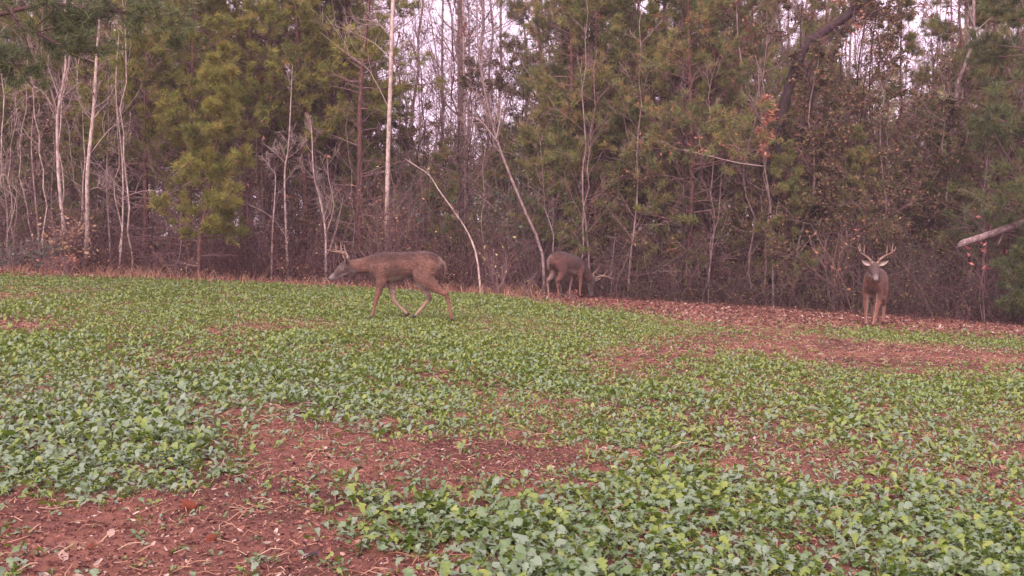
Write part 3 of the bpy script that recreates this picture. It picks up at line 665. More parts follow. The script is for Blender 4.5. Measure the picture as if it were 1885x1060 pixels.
named_pine('pine_tree', 'pine with a reddish trunk showing below dull green boughs right of the grazing buck', [(1264, 560), (1268, 450), (1272, 330), (1272, 200), (1268, 60), (1266, -120), (1262, -300)], 20.6, 0.07, 26, 1.9, 1.9, 90, 'needle_dull', sub=9, tufts=5, dead=22)
named_pine('pine_tree', 'dull green pine whose low boughs hang just above the grazing buck', [(1098, 550), (1096, 420), (1100, 300), (1098, 120), (1096, -60), (1092, -260)], 21.4, 0.06, 27, 1.8, 1.8, 90, 'needle_dull', sub=9, tufts=5, dead=20)
named_pine('pine_tree', 'dark pine at the extreme right with a green bough reaching into the frame', [(1915, 600), (1912, 400), (1905, 200), (1900, 0), (1896, -240)], 18.4, 0.085, 28, 1.0, 2.0, 90, 'needle_dark', sub=9, tufts=5, k=20, ln=.145, dead=14)

tree('young_pine', pine_parts(35, 2.3, .022, .25, .75, 34, needle='needle_dark', sub=7, tufts=4, dead=0), tuple(base_at(1902, 17.4)), 'small dark green pine just in front of the broken trunk at the right edge')
# near pine at the left whose boughs hang into the top corner
b0 = base_at(-330, 12.5)
T = np.stack([np.linspace(0, .2, 12), np.zeros(12), np.linspace(-.15, 9.5, 12)], -1)
tm, cm = pine_parts(31, 9.5, .11, 4.8, 1.7, 45, trunk_line=T, needle='needle_dark', bark='dark_bark', dead=10, sub=8, tufts=5)
root = tree('pine_tree', (tm, cm), tuple(b0), 'near pine whose dark boughs hang into the top left corner')
r = np.random.default_rng(77)
BOUGHS = [([(-330, -60), (-120, -40), (5, 5), (35, 45), (70, 62), (110, 82), (160, 97)], 12.0, .034), ([(-330, -150), (-80, 20), (30, 18), (75, 6), (115, 8), (150, 14), (195, 20), (240, 22)], 12.4, .034),
          ([(-300, 40), (-120, 60), (-40, 75), (20, 110), (60, 160)], 12.2, .03), ([(-330, -200), (-50, -60), (120, -40), (220, 20), (270, 40), (310, 52)], 12.6, .032), ([(60, 62), (85, 55), (112, 49), (140, 40)], 12.0, .012)]
bb = Buf(); Q = []; QR = []
for pts, D, rr in BOUGHS:
    L = smooth_line([ray_point(px, py, D + .25 * math.sin(i)) - b0 for i, (px, py) in enumerate(pts)], 14); Q.append(L); QR.append(np.linspace(rr, rr * .25, 14))
Q, QR = np.array(Q), np.array(QR); tubes(bb, Q, QR, 6, 0, .0)
S, SR = spawn(r, Q, QR, 16, .45, 1, .9, lambda t, PL: .16 * PL * (1.2 - .6 * t) * .75, 5, .14, .0, .5, .003, flat=.3); tubes(bb, S, SR, 3, 0, .0)
S2, S2R = spawn(r, S, SR, 3, .3, 1, .7, lambda t, PL: .5 * PL, 4, .14, .03, .6, .0025, flat=.3); tubes(bb, S2, S2R, 3, 0, .0)
for Z, kk in ((S, 4), (S2, 3)):
    t = r.uniform(.4, 1, (len(Z), kk)); x = t * (Z.shape[1] - 1.001); i = x.astype(int); bi = np.arange(len(Z))[:, None]
    C = Z[bi, i + 1].reshape(-1, 3); needles(bb, r, C, unit(Z[bi, i + 1] - Z[bi, i]).reshape(-1, 3), 16, .13, .006, 1, np.clip(r.normal(.45, .2, len(C)), 0, 1))
link('bough', bb.mesh('bough', [M['twig'], M['needle_dark']]), root)

# snapped tree at the right edge: its broken top hangs out over the thicket
b0 = base_at(1965, 18.2)
L = smooth_line([[0, 0, -.1], [0.02, 0, .8], [0.0, 0.02, 1.6], [0.03, 0, 1.95]], 8)
tb = Buf(); tubes(tb, L, np.linspace(.14, .11, 8), 12, 0, .5, cap=True)
root = tag(link('snapped_tree', None), 'broken pale trunk whose snapped top juts out level from the right edge', 'tree'); root.location = tuple(b0)
link('stump', tb.mesh('stump', [M['grey_bark']]), root)
lg = Buf(); E = [ray_point(px, py, 18.2 + dy) - b0 for px, py, dy in ((1968, 384, 0), (1910, 402, -.15), (1860, 418, -.25), (1820, 432, -.3), (1774, 447, -.35))]
tubes(lg, smooth_line(E, 12), np.linspace(.075, .062, 12), 12, 0, .5, cap=True)
e0 = np.array(E[-1]); ax_ = unit(np.array(E[-1]) - np.array(E[-2])); rl = np.random.default_rng(4)
for q in range(16):
    a_ = q / 16 * 6.283; off = np.array([0, math.cos(a_), math.sin(a_)]) * .05
    tubes(lg, np.array([e0 + off * 1.0 - ax_ * .02, e0 + off * .95 + ax_ * rl.uniform(.01, .05), e0 + off * .8 + ax_ * rl.uniform(.05, .15)]), np.array([.022, .016, .003]), 5, 0, .5)
for q, (f_, ln_) in enumerate(((.35, .5), (.6, .35), (.8, .25))):
    p_ = np.array(E[0]) * (1 - f_) + np.array(E[-1]) * f_; d_ = unit(np.array([-.5, -.3, (.8, -.6, .7)[q]]))
    tubes(lg, np.array([p_, p_ + d_ * ln_ * .5, p_ + d_ * ln_ + [0, 0, -.05]]), np.array([.022, .014, .006]), 6, 0, .5)
link('broken_top', lg.mesh('broken_top', [M['grey_bark']]), root)

# --- shrubs at the edge of the wood
def shrub(name, label, px, D, h, w, n, leaf, ln, lsize, seed, cat='shrub', group=None, ttint=.4, k=1):
    r = np.random.default_rng(seed); b0 = base_at(px, D)
    a = r.uniform(0, 6.283, n); sp = r.uniform(.15, 1, n) * w
    P = np.stack([np.stack([np.cos(a) * sp * t ** .8 + r.normal(0, .03, n), np.sin(a) * sp * t ** .8 + r.normal(0, .03, n), h * t * r.uniform(.7, 1.1, n) - .05], -1) for t in np.linspace(0, 1, 6)], 1)
    sb = Buf(); R = np.tile(np.linspace(.010, .003, 6), (n, 1)); tubes(sb, P, R, 4, 0, np.clip(r.normal(ttint, .15, n), 0, 1))
    S, SR = spawn(r, P, R, 7, .25, 1, .8, lambda t, PL: .4 * PL, 4, .16, .05, .6, .0025); tubes(sb, S, SR, 3, 0, np.clip(r.normal(ttint, .15, len(S)), 0, 1))
    o = tag(link(name, None), label, cat, group); o.location = tuple(b0)
    link('stems', sb.mesh('stems', [M['twig']]), o)
    fb = Buf(); i = r.integers(0, len(S), ln); leaves(fb, r, S[i, r.integers(1, 4, ln)], lsize, 0, None, .4, k, .03)
    link('foliage', fb.mesh('foliage', [M[leaf]]), o)
shrub('dry_bush', 'tan dry leaved bush at the foot of the two pale trunks', 124, 20.0, .95, .42, 26, 'tan_leaf', 420, .09, 61)
shrub('dry_bush', 'small tan tuft of dead leaves right of the thick pale trunk', 146, 20.9, 1.15, .3, 12, 'tan_leaf', 200, .09, 62)
shrub('red_bush', 'low reddish leaved bush under the tan bush at the plot edge', 118, 19.2, .32, .45, 24, 'dead_leaf', 260, .06, 63)
shrub('green_bush', 'low dull green bush left of the tan bush', 88, 19.6, .6, .35, 22, 'evergreen_leaf', 500, .06, 64)
shrub('green_bush', 'dark low bush at the far left corner of the wood', 8, 19.6, .5, .5, 22, 'evergreen_leaf', 500, .06, 65)
shrub('holly_bush', 'dark evergreen broad leaved shrub above and left of the grazing buck', 985, 21.6, 2.7, 1.0, 34, 'evergreen_leaf', 1500, .09, 66)
shrub('holly_bush', 'dark evergreen shrub behind the rump of the walking buck', 760, 22.4, 2.4, .8, 30, 'evergreen_leaf', 1100, .08, 67)
shrub('yellow_bush', 'thin shrub with sparse bright yellow leaves near the arching stem', 918, 19.9, .95, .45, 10, 'yellow_leaf', 34, .075, 68)
shrub('yellow_bush', 'low sprig with a few yellow leaves left of the grazing buck', 975, 19.4, .42, .25, 6, 'yellow_leaf', 12, .075, 69)
shrub('yellow_bush', 'sparse yellow leaved sprig in the dark thicket right of the grazing buck', 1245, 20.3, .8, .35, 7, 'yellow_leaf', 14, .065, 70)
shrub('pink_leaf_shrub', 'spindly shrub with a few pinkish leaves above the broken trunk', 1812, 18.0, 2.35, .3, 5, 'pink_leaf', 22, .13, 71)
shrub('rusty_bush', 'thin shrub with rusty leaves left of the facing buck', 1535, 19.2, 1.9, .5, 10, 'dead_leaf', 70, .09, 72)
shrub('orange_sprig', 'little sprig of orange leaves on the ground under the grazing buck', 1052, 19.0, .14, .14, 8, 'dead_leaf', 60, .06, 73)
shrub('rusty_bush', 'shrub with hanging rusty leaves left of the red pine trunk', 478, 21.4, 2.9, .45, 9, 'dead_leaf', 130, .10, 74)
shrub('green_bush', 'tall mixed leaved bush at the foot of the white trunk', 705, 20.5, 2.0, .7, 26, 'brush_leaf', 700, .06, 75)
shrub('holly_bush', 'low dark shrub behind the facing buck', 1660, 19.8, 1.2, .9, 30, 'evergreen_leaf', 700, .06, 76)
shrub('holly_bush', 'dark leafy shrub at the right edge below the broken trunk', 1850, 18.6, 1.1, .7, 30, 'evergreen_leaf', 700, .06, 77)

# --- the rest of the wood: copies of a few trees, each a tree of its own
VAR = {
    'olive': [pine_parts(400 + i, 9.5 + i * .7, .085, 2.4 + .3 * i, 1.9, 75, needle='needle_olive', sub=8, tufts=4, dead=24, lean=.05) for i in range(3)],
    'dull': [pine_parts(420 + i, 9.0 + i * .8, .08, 1.6 + .4 * i, 1.8, 80, needle='needle_dull', sub=8, tufts=4, dead=22, lean=.06) for i in range(4)],
    'small': [pine_parts(440 + i, 4.2 + i * .5, .04, .7 + .2 * i, 1.15, 52, needle='needle_dull', sub=7, tufts=4, dead=10, lean=.03) for i in range(3)],
    'bare': [bare_parts(460 + i, 12 + i, .065, .16, 34, .24, 8, 5, bark='grey_bark', ttint=(.62, .5)[i % 2], lean=.10, twr=.0032) for i in range(4)],
    'stem': [bare_parts(480 + i, 4.6 + i * .7, .022, .2, 18, .19, 5, 3, bark=('grey_bark', 'dark_bark')[i % 2], ttint=(.55, .4)[i % 2], lean=.07, twr=.003) for i in range(4)],
    'palestem': [bare_parts(485 + i, 4.8 + i * .7, .020, .25, 14, .16, 4, 3, bark='pale_bark', ttint=.8, lean=.07, twr=.003) for i in range(3)],
    'autumn': [bare_parts(530 + i, 9.5 + i, .06, .18, 34, .22, 7, 4, bark='grey_bark', ttint=.58, lean=.09, twr=.0032, leaf='thicket_leaf', leaf_n=2600, lsize=.07) for i in range(3)],
    'thicket': [bare_parts(510 + i, 3.6 + i * .9, .026, .10, 26, .24, 6, 4, bark=('grey_bark', 'dark_bark')[i % 2], ttint=.38, lean=.07, twr=.003, leaf='thicket_leaf', leaf_n=3400, lsize=.062, up=.04, ang=1.1) for i in range(4)],
    'rust': [bare_parts(495 + i, 7 + i, .045, .25, 18, .2, 6, 3, bark='grey_bark', ttint=.4, lean=.05, leaf='dead_leaf', leaf_n=420, lsize=.09) for i in range(2)],
}
rng = np.random.default_rng(23)
def zone(px):
    return 'left' if px < 620 else 'gap' if px < 960 else 'mid' if px < 1420 else 'right'
WHERE = {'left': 'behind the bushy young pine', 'gap': 'behind the walking buck', 'mid': 'behind the grazing buck', 'right': 'behind the facing buck'}
LOOK = {'olive': ('pine_tree', 'olive needled pine', 'tree'), 'dull': ('pine_tree', 'dull green pine', 'tree'), 'small': ('young_pine', 'small dull green pine', 'tree'), 'bare': ('bare_tree', 'tall leafless tree', 'tree'), 'palestem': ('pale_sapling', 'thin pale leafless stem', 'sapling'), 'autumn': ('autumn_tree', 'tall thin tree with sparse brown leaves', 'tree'), 'thicket': ('thicket_tree', 'small brown and green leaved tree', 'tree'), 'stem': ('bare_sapling', 'thin leafless sapling', 'sapling'), 'rust': ('young_oak', 'young tree with rusty dead leaves', 'tree')}
def fill(kind, px, D, s=1.0):
    nm, look, cat = LOOK[kind]; z = zone(px); v = VAR[kind][rng.integers(len(VAR[kind]))]
    b0 = base_at(px, D); depth = 'at the wood front' if D < 23.5 else 'deep in the wood' if D > 30 else 'inside the wood'
    lab = f'{look} {depth} {WHERE[z]}'
    assert len(lab.split()) <= 16, lab
    tree(nm, v, tuple(b0), lab, cat, lab, rz=rng.uniform(0, 6.28), s=s, lean=(rng.normal(0, .03), rng.normal(0, .03)))
def row(kind, n, p0, p1, d0, d1, smin=.85, smax=1.2, avoid=None):
    for i in range(n):
        px = p0 + (p1 - p0) * (i + rng.uniform(.1, .9)) / n
        if avoid and avoid[0] < px < avoid[1]: continue
        fill(kind, px, rng.uniform(d0, d1), rng.uniform(smin, smax))
GAP = (690, 975)
row('olive', 9, -150, 660, 23, 27, 1, 1.3)
row('olive', 4, 490, 650, 21.8, 24, .95, 1.15)
row('olive', 7, -100, 650, 28, 36, 1.2, 1.5)
row('dull', 4, 985, 1385, 21.5, 24, .9, 1.15)
row('dull', 2, 1640, 1990, 21.0, 24, .8, 1.0)
row('dull', 5, 980, 1420, 25, 30, 1.0, 1.3)
row('dull', 3, 1480, 2050, 26, 32, .9, 1.2, avoid=(1565, 1730))
row('dull', 6, 985, 2100, 32, 40, 1.2, 1.5, avoid=(1565, 1730))
row('autumn', 10, 1300, 2000, 21.5, 30, .8, 1.2, avoid=(1565, 1730))
row('autumn', 5, 960, 1320, 22, 30, .8, 1.2)
row('autumn', 3, 600, 985, 24, 34, .8, 1.15)
row('thicket', 3, 1470, 1660, 19.6, 20.3, .9, 1.25)
row('thicket', 1, 1400, 1440, 19.7, 20.2, .6, .7)
row('stem', 16, 1010, 1900, 19.8, 21, .7, 1.2)
row('dull', 6, 1400, 1880, 21.2, 24, .7, .95, avoid=(1565, 1730))
row('palestem', 9, -20, 262, 20.4, 22.5, .75, 1.1)
row('small', 12, 960, 1990, 20.4, 22.5, .7, 1.1)
row('small', 5, 520, 960, 22, 29, .7, 1.0)
row('small', 6, -60, 330, 22, 28, .7, 1.0)
row('thicket', 30, 985, 1960, 20.6, 26, .8, 1.3)
row('thicket', 12, 430, 985, 21.5, 27, .7, 1.15)
row('thicket', 8, -80, 430, 22.5, 27, .7, 1.1)
row('bare', 8, -80, 690, 25, 36, .8, 1.1)
row('bare', 10, 640, 985, 24, 45, .8, 1.2)
row('bare', 16, 980, 2050, 22, 36, .8, 1.1, avoid=(1565, 1730))
row('stem', 20, -40, 960, 20.8, 25, .6, .95)
row('stem', 16, 960, 1960, 20.2, 24, .6, 1.0)
row('stem', 14, 620, 980, 22, 32, .9, 1.4)
row('rust', 6, 1200, 1900, 21.5, 26, .9, 1.2)
row('rust', 3, 420, 960, 24, 29, .8, 1.1)

row('thicket', 2, 1425, 1505, 19.9, 20.3, 1.3, 1.45)
row('small', 3, 1380, 1660, 19.9, 20.6, .55, .75)
row('olive', 5, -480, -160, 20.8, 25, 1, 1.2)
row('dull', 5, 2020, 2360, 19.5, 24, 1, 1.2)

# --- tangle at the foot of the wood, and the far trees that read as one mass
rng = np.random.default_rng(31)
ub = Buf(); n = 5400
D = rng.uniform(19.8, 34, n) ** 1.0; px = rng.uniform(-400, 2300, n)
front = np.interp(px, [-120, 500, 830, 1000, 1400, 1900], [20.2, 20.2, 20.3, 20.4, 19.4, 17.6])
D = front + rng.exponential(3.6, n) - .5 * rng.uniform(0, 1, n) ** 3; x = (px - 942.5) / F_PX * D; z = ground_z(x, D)
clump = fbm(x * .9, D * .9, 61, 3)
h = (.22 + rng.exponential(.75, n).clip(0, 3.2)) * (.4 + 1.3 * clump); lx, ly = rng.normal(0, .42, n) * h, rng.normal(0, .42, n) * h
P = np.stack([np.stack([x + lx * t ** 1.4 + rng.normal(0, .05, n), D + ly * t ** 1.4 + rng.normal(0, .05, n), z - .03 + h * (t - rng.uniform(.1, .6, n) * t ** 3)], -1) for t in np.linspace(0, 1, 5)], 1)
R = np.tile(np.linspace(.007, .003, 5), (n, 1)); tn = np.clip(rng.exponential(.15, n) - .08 * (px > 960), 0, 1)
tubes(ub, P, R, 3, 0, tn)
S, SR = spawn(rng, P, R, 5, .15, 1, 1.0, lambda t, PL: .38 * PL, 4, .3, .0, .6, .0026); tubes(ub, S, SR, 3, 0, np.repeat(tn, 5))
keep = np.repeat(clump, 5) > rng.uniform(.25, .75, len(S)); SK = S[keep]
i = rng.integers(0, len(SK), 90000); lp = SK[i, rng.integers(0, 4, len(i))]; onright = lp[:, 0] / lp[:, 1] > .01
leaves(ub, rng, lp[~onright], .055, 1, np.clip(rng.normal(.34, .30, (~onright).sum()), 0, 1), .3, 1, .07)
leaves(ub, rng, lp[onright], .055, 2, np.clip(rng.normal(.26, .26, onright.sum()), 0, 1), .3, 1, .07)
tag(link('undergrowth', ub.mesh('undergrowth', [M['twig'], M['brush_leaf'], M['thicket_leaf']])), 'dark reddish tangle of brambles and twigs at the foot of the wood', 'undergrowth', kind='stuff')

gb = Buf(); n = 1500                                       # dry grass and fern along the edge
px = rng.uniform(-120, 1000, n); D = rng.uniform(18.6, 20.6, n); x = (px - 942.5) / F_PX * D; z = ground_z(x, D)
h = rng.uniform(.06, .32, n) * (.4 + 1.1 * fbm(x * 1.2, D, 15, 2)); a = rng.uniform(0, 6.28, n)
P = np.stack([np.stack([x + np.cos(a) * h * .45 * t ** 2, D + np.sin(a) * h * .45 * t ** 2, z + h * (t - .25 * t * t)], -1) for t in np.linspace(0, 1, 4)], 1)
tubes(gb, P, np.tile([[.004, .0035, .003, .0015]], (n, 1)), 3, 0, rng.uniform(0, .8, n))
tag(link('dry_grass', gb.mesh('dry_grass', [M['straw']])), 'tufts of dry tan grass along the left edge of the wood', 'grass', kind='stuff')

fb = Buf(); n = 230
D = rng.uniform(42, 80, n); px = rng.uniform(-350, 2250, n); x = (px - 942.5) / F_PX * D; z = ground_z(x, D); H = rng.uniform(11, 20, n)
P = np.stack([np.stack([x + rng.normal(0, .15, n) * t * 2, D + 0 * t, z + H * t], -1) for t in np.linspace(0, 1, 6)], 1)
gapm = ((px > 660) & (px < 985)) | ((px > 1570) & (px < 1710))
R = (rng.uniform(.07, .17, n) * np.where(gapm, .55, 1))[:, None] * np.linspace(1, .2, 6)[None]; tubes(fb, P, R, 6, 0, np.clip(rng.normal(.42, .12, n), 0, 1))
Q, QR = spawn(rng, P, R, 22, .12, 1, .9, lambda t, PL: .2 * PL * (1.15 - .7 * t), 5, .13, .1, .4, .012); tubes(fb, Q, QR, 3, 0, .6)
S, SR = spawn(rng, Q, QR, 6, .2, 1, .8, lambda t, PL: .45 * PL, 4, .16, .06, .5, .008); tubes(fb, S, SR, 3, 0, .65)
ever = np.repeat(np.repeat((rng.uniform(0, 1, n) < .55) & ~gapm & ((px < 690) | (px > 975)), 22), 6)
E = S[ever]; C = E[:, 1:].reshape(-1, 3); Dv = unit(E[:, 1:] - E[:, :-1]).reshape(-1, 3)
needles(fb, rng, C, Dv, 7, .30, .05, 1, np.clip(rng.normal(.45, .2, len(C)), 0, 1))
n2 = 60000; D = rng.uniform(34, 82, n2); px = rng.uniform(-400, 2300, n2); x = (px - 942.5) / F_PX * D
ytop = np.interp(px, [-400, 560, 680, 930, 1010, 1500, 1560, 1720, 1760, 2300], [90, 110, 330, 330, 120, 90, 170, 170, 90, 90]) + 120 * (fbm(px / 60, D / 14, 71, 3) - .5)
C = np.stack([x, D, ground_z(x, D) + (2.2 + np.maximum(433 - ytop, 20) / F_PX * D) * rng.uniform(0, 1, n2)], -1)
needles(fb, rng, C, unit(rng.normal(0, 1, (n2, 3))), 6, .34, .045, 1, np.clip(rng.normal(.55, .3, n2), 0, 1))
tag(link('far_wood', fb.mesh('far_wood', [M['twig'], M['needle_dull']])), 'hazy far trees closing the view behind the nearer wood', 'woods', kind='stuff')

# ------------------------------------------------------------------ deer
def loft(buf, pts, ra, rb, side=(0, 1, 0), k=16, n=None, tilt=None):
    """closed body section: rb half-width along side, ra half-height in the plane of the line"""
    pts = np.asarray(pts, float); m = n or 4 * (len(pts) - 1) + 1
    C = smooth_line(pts, m); x = np.linspace(0, len(pts) - 1, m)
    A = np.interp(x, np.arange(len(pts)), ra); Bw = np.interp(x, np.arange(len(pts)), rb)
    side = np.broadcast_to(np.asarray(side, float), (m, 3))
    T = unit(np.gradient(C, axis=0)); Sd = unit(side - (side * T).sum(-1, keepdims=True) * T); Up = np.cross(T, Sd)
    a = np.arange(k) / k * 2 * np.pi
    V = C[:, None] + A[:, None, None] * np.sin(a)[None, :, None] * Up[:, None] + Bw[:, None, None] * np.cos(a)[None, :, None] * Sd[:, None]
    i = np.arange(m - 1)[:, None] * k; j = np.arange(k)[None]; j2 = (j + 1) % k
    f = np.stack([i + j, i + j2, i + k + j2, i + k + j], -1).reshape(-1, 4)
    # rounded caps
    c0 = C[0] - T[0] * min(A[0], Bw[0]) * .55; c1 = C[-1] + T[-1] * min(A[-1], Bw[-1]) * .55
    V = np.vstack([V.reshape(-1, 3), c0, c1]); n0 = m * k
    t0 = np.stack([j[0], np.full(k, n0), j2[0]], -1); t1 = np.stack([(m - 1) * k + j[0], (m - 1) * k + j2[0], np.full(k, n0 + 1)], -1)
    buf.add(V, f); buf.f.append((np.concatenate([t0, t1]) + buf.n - len(V), 0, np.full(2 * k, .5), True))

def deer(label, pose, loc, yaw, scale=1.0):
    """one buck: pose gives torso, neck, head and leg joints in metres (x forward, y left, z up)"""
    root = tag(link('deer', None), label, 'deer'); root.location = loc; root.rotation_euler = (0, 0, yaw); root.scale = (scale,) * 3
    bf = Buf()
    tp = np.array([(p[0], 0, p[1]) for p in pose['torso']]); loft(bf, tp, [p[2] for p in pose['torso']], [p[3] for p in pose['torso']], k=24)
    nk = np.array([p[:3] for p in pose['neck']]); loft(bf, nk, [p[3] for p in pose['neck']], [p[4] for p in pose['neck']], k=20)
    hp, hn, hs = (np.array(pose['head'][q], float) for q in ('poll', 'nose', 'side'))
    nv = unit(hn - hp); hs = unit(hs - (hs @ nv) * nv); hu = np.cross(nv, hs)
    if hu @ np.array(pose['head'].get('up', (0, 0, 1)), float) < 0: hs = -hs; hu = np.cross(nv, hs)
    H = lambda n, u, s: hp + nv * n + hu * u + hs * s
    loft(bf, [H(-.045, -.03, 0), H(.02, -.005, 0), H(.085, -.005, 0), H(.15, -.018, 0), H(.22, -.028, 0), H(.285, -.036, 0), H(.325, -.040, 0)],
         [.062, .082, .082, .066, .048, .040, .030], [.058, .068, .070, .052, .038, .036, .028], side=hs, k=18)
    loft(bf, [H(.05, -.075, 0), H(.15, -.072, 0), H(.25, -.066, 0), H(.30, -.062, 0)], [.028, .026, .02, .015], [.045, .036, .026, .02], side=hs, k=12)
    for lg in pose['legs']:
        P = np.array([q[:3] for q in lg]); loft(bf, P, [q[3] for q in lg], [q[4] for q in lg], k=12, n=6 * (len(P) - 1) + 1)
    raw = bf.mesh('body', [M['coat']]); o = link('body', raw, root)
    rm = o.modifiers.new('remesh', 'REMESH'); rm.mode = 'VOXEL'; rm.voxel_size = 0.0085
    sm = o.modifiers.new('smooth', 'SMOOTH'); sm.factor = .5; sm.iterations = 6
    dg = bpy.context.evaluated_depsgraph_get(); dg.update()
    me = bpy.data.meshes.new_from_object(o.evaluated_get(dg)); o.modifiers.clear(); o.data = me; me.name = 'body'
    nvt = len(me.vertices); V = np.zeros(nvt * 3, np.float32); me.vertices.foreach_get('co', V); V = V.reshape(-1, 3).astype(float)
    Nn = np.zeros(nvt * 3, np.float32); me.vertices.foreach_get('normal', Nn); Nn = Nn.reshape(-1, 3)
    me.polygons.foreach_set('use_smooth', np.ones(len(me.polygons), bool))
    # coat colours, by place on the animal, with chest shadow painted in
    col = np.tile(np.array(pose.get('coat', (.125, .078, .060))), (nvt, 1))
    mix = lambda c, w: col * (1 - w[:, None]) + np.array(c) * w[:, None]
    sstep = lambda a, b_, x: (lambda t: t * t * (3 - 2 * t))(np.clip((x - a) / (b_ - a), 0, 1))
    back = np.interp(V[:, 0], tp[::-1, 0] if tp[0, 0] > tp[-1, 0] else tp[:, 0], (tp[:, 2])[::-1] if tp[0, 0] > tp[-1, 0] else tp[:, 2])
    col = mix((.074, .040, .032), sstep(-.02, .16, V[:, 2] - back + .05 * (fbm(V[:, 0] * 6, V[:, 2] * 9, 5, 3) - .5)) * sstep(.62, .40, V[:, 0]))
    mott = fbm(V[:, 0] * 11 + V[:, 1] * 5, V[:, 2] * 13, 7, 4); col = col * (.72 + .56 * mott)[:, None]
    fr_ = pose.get('front', .42); col = mix((.045, .027, .023), sstep(fr_ - .04, fr_ + .08, V[:, 0]) * sstep(.68, .58, V[:, 2]) * sstep(.42, .5, V[:, 2]) * pose.get('brisket', .7))  # dark rut coat on the chest front, with shadow below the head painted in
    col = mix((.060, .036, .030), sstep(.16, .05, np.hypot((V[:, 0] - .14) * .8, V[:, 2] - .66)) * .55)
    low = sstep(.50, .30, V[:, 2]) * (V[:, 0] < pose.get('legmax', .62)); col = mix((.20, .090, .060), low * .85)
    mid = np.interp(V[:, 0], [-.35, -.2, .2, .33], [0, 1, 1, 0]); belly = sstep(-.35, -.8, Nn[:, 2]) * mid * sstep(.40, .46, V[:, 2]); col = mix((.42, .35, .28), belly * .9 * sstep(.62, .54, V[:, 2]))
    inner = sstep(.2, .7, -np.sign(V[:, 1]) * Nn[:, 1]) * sstep(.62, .5, V[:, 2]) * (V[:, 0] < pose.get('legmax', .62)); col = mix((.44, .34, .28), inner * .45)
    rump = sstep(.10, .03, np.abs(V[:, 1])) * sstep(-.46, -.50, V[:, 0]) * sstep(.5, .6, V[:, 2]); col = mix((.45, .38, .33), rump * pose.get('rump', .6))
    hl = V - hp; hc = np.stack([hl @ nv, hl @ hu, hl @ hs], -1); inh = (hc[:, 0] > -.03) & (hc[:, 0] < .4) & (np.abs(hc[:, 1]) < .14) & (np.abs(hc[:, 2]) < .12)
    col = np.where(inh[:, None], mix((.085, .060, .054), inh * .8), col)
    col = mix((.26, .22, .215), inh * sstep(.21, .29, hc[:, 0]) * .55)
    col = mix((.48, .42, .37), inh * sstep(-.06, -.095, hc[:, 1]) * sstep(.03, .10, hc[:, 0]) * pose.get('chin', .55))
    for sgn in (1, -1):
        col = mix((.19, .145, .125), inh * sstep(.036, .022, np.linalg.norm(hc - [.095, .012, .062 * sgn], axis=1)) * .8)
    th = sstep(.09, .04, np.linalg.norm(V - (nk[-1] * .55 + hp * .45 + -hu * .10 + nv * .01), axis=1)); col = mix((.40, .33, .29), th * pose.get('throat', .6))
    tars = np.zeros(nvt)
    for lg in pose['legs']:
        if len(lg[0]) > 5 and lg[0][5]: tars = np.maximum(tars, sstep(.07, .03, np.linalg.norm(V - np.array(lg[-4][:3]), axis=1)))
    col = mix((.05, .028, .022), tars * .6)
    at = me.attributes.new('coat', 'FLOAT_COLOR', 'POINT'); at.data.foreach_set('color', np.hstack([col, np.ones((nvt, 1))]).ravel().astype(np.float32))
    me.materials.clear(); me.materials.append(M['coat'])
    # short coat hairs, lying back along the body
    rh = np.random.default_rng(9); pk = rh.integers(0, nvt, 15000); p_, n_, c_ = V[pk], Nn[pk].astype(float), col[pk]
    okh = (hc[pk, 0] < .12) | (np.abs(hc[pk, 1]) > .15); okh &= p_[:, 2] > .16; p_, n_, c_ = p_[okh], n_[okh], c_[okh]; q_ = len(p_)
    lay = np.array([-1.0, 0, -.45]) + rh.normal(0, .22, (q_, 3)); lay = unit(lay - (lay * n_).sum(1, keepdims=True) * n_); wd_ = unit(np.cross(lay, n_)) * .0028
    ln_ = (.034 * rh.uniform(.6, 1.3, q_) * np.clip(p_[:, 2] / .6, .35, 1))[:, None]
    hv = np.stack([p_ - wd_, p_ + wd_, p_ + lay * ln_ + n_ * ln_ * .30], 1).reshape(-1, 3); hb_ = Buf(); hb_.add(hv, np.arange(q_ * 3).reshape(-1, 3), 0, .5, False)
    hm_ = hb_.mesh('fur', [M['coat']]); ha = hm_.attributes.new('coat', 'FLOAT_COLOR', 'POINT')
    hcol = np.repeat(c_ * np.exp(rh.normal(.05, .38, q_))[:, None], 3, 0); ha.data.foreach_set('color', np.hstack([hcol, np.ones((q_ * 3, 1))]).ravel().astype(np.float32))
    tag(link('fur', hm_, root), kind='stuff')
    # nose, eyes
    def ball(name, c, r3, mat, axes):
        bb_ = Buf(); nu, nw = 12, 8; th_ = np.linspace(.01, math.pi - .01, nw); ph = np.arange(nu) / nu * 6.283
        T_, P_ = np.meshgrid(th_, ph, indexing='ij'); d = np.stack([np.cos(T_), np.sin(T_) * np.cos(P_), np.sin(T_) * np.sin(P_)], -1)
        i = np.arange(nw - 1)[:, None] * nu; j = np.arange(nu)[None]; j2 = (j + 1) % nu
        bb_.add(np.array(c) + (d * r3) @ np.array(axes), np.stack([i + j, i + nu + j, i + nu + j2, i + j2], -1).reshape(-1, 4)); link(name, bb_.mesh(name, [M[mat]]), root)
    ax = np.array([nv, hu, hs])
    ball('nose', H(.328, -.030, 0), np.array([.022, .020, .026]), 'nose', ax)
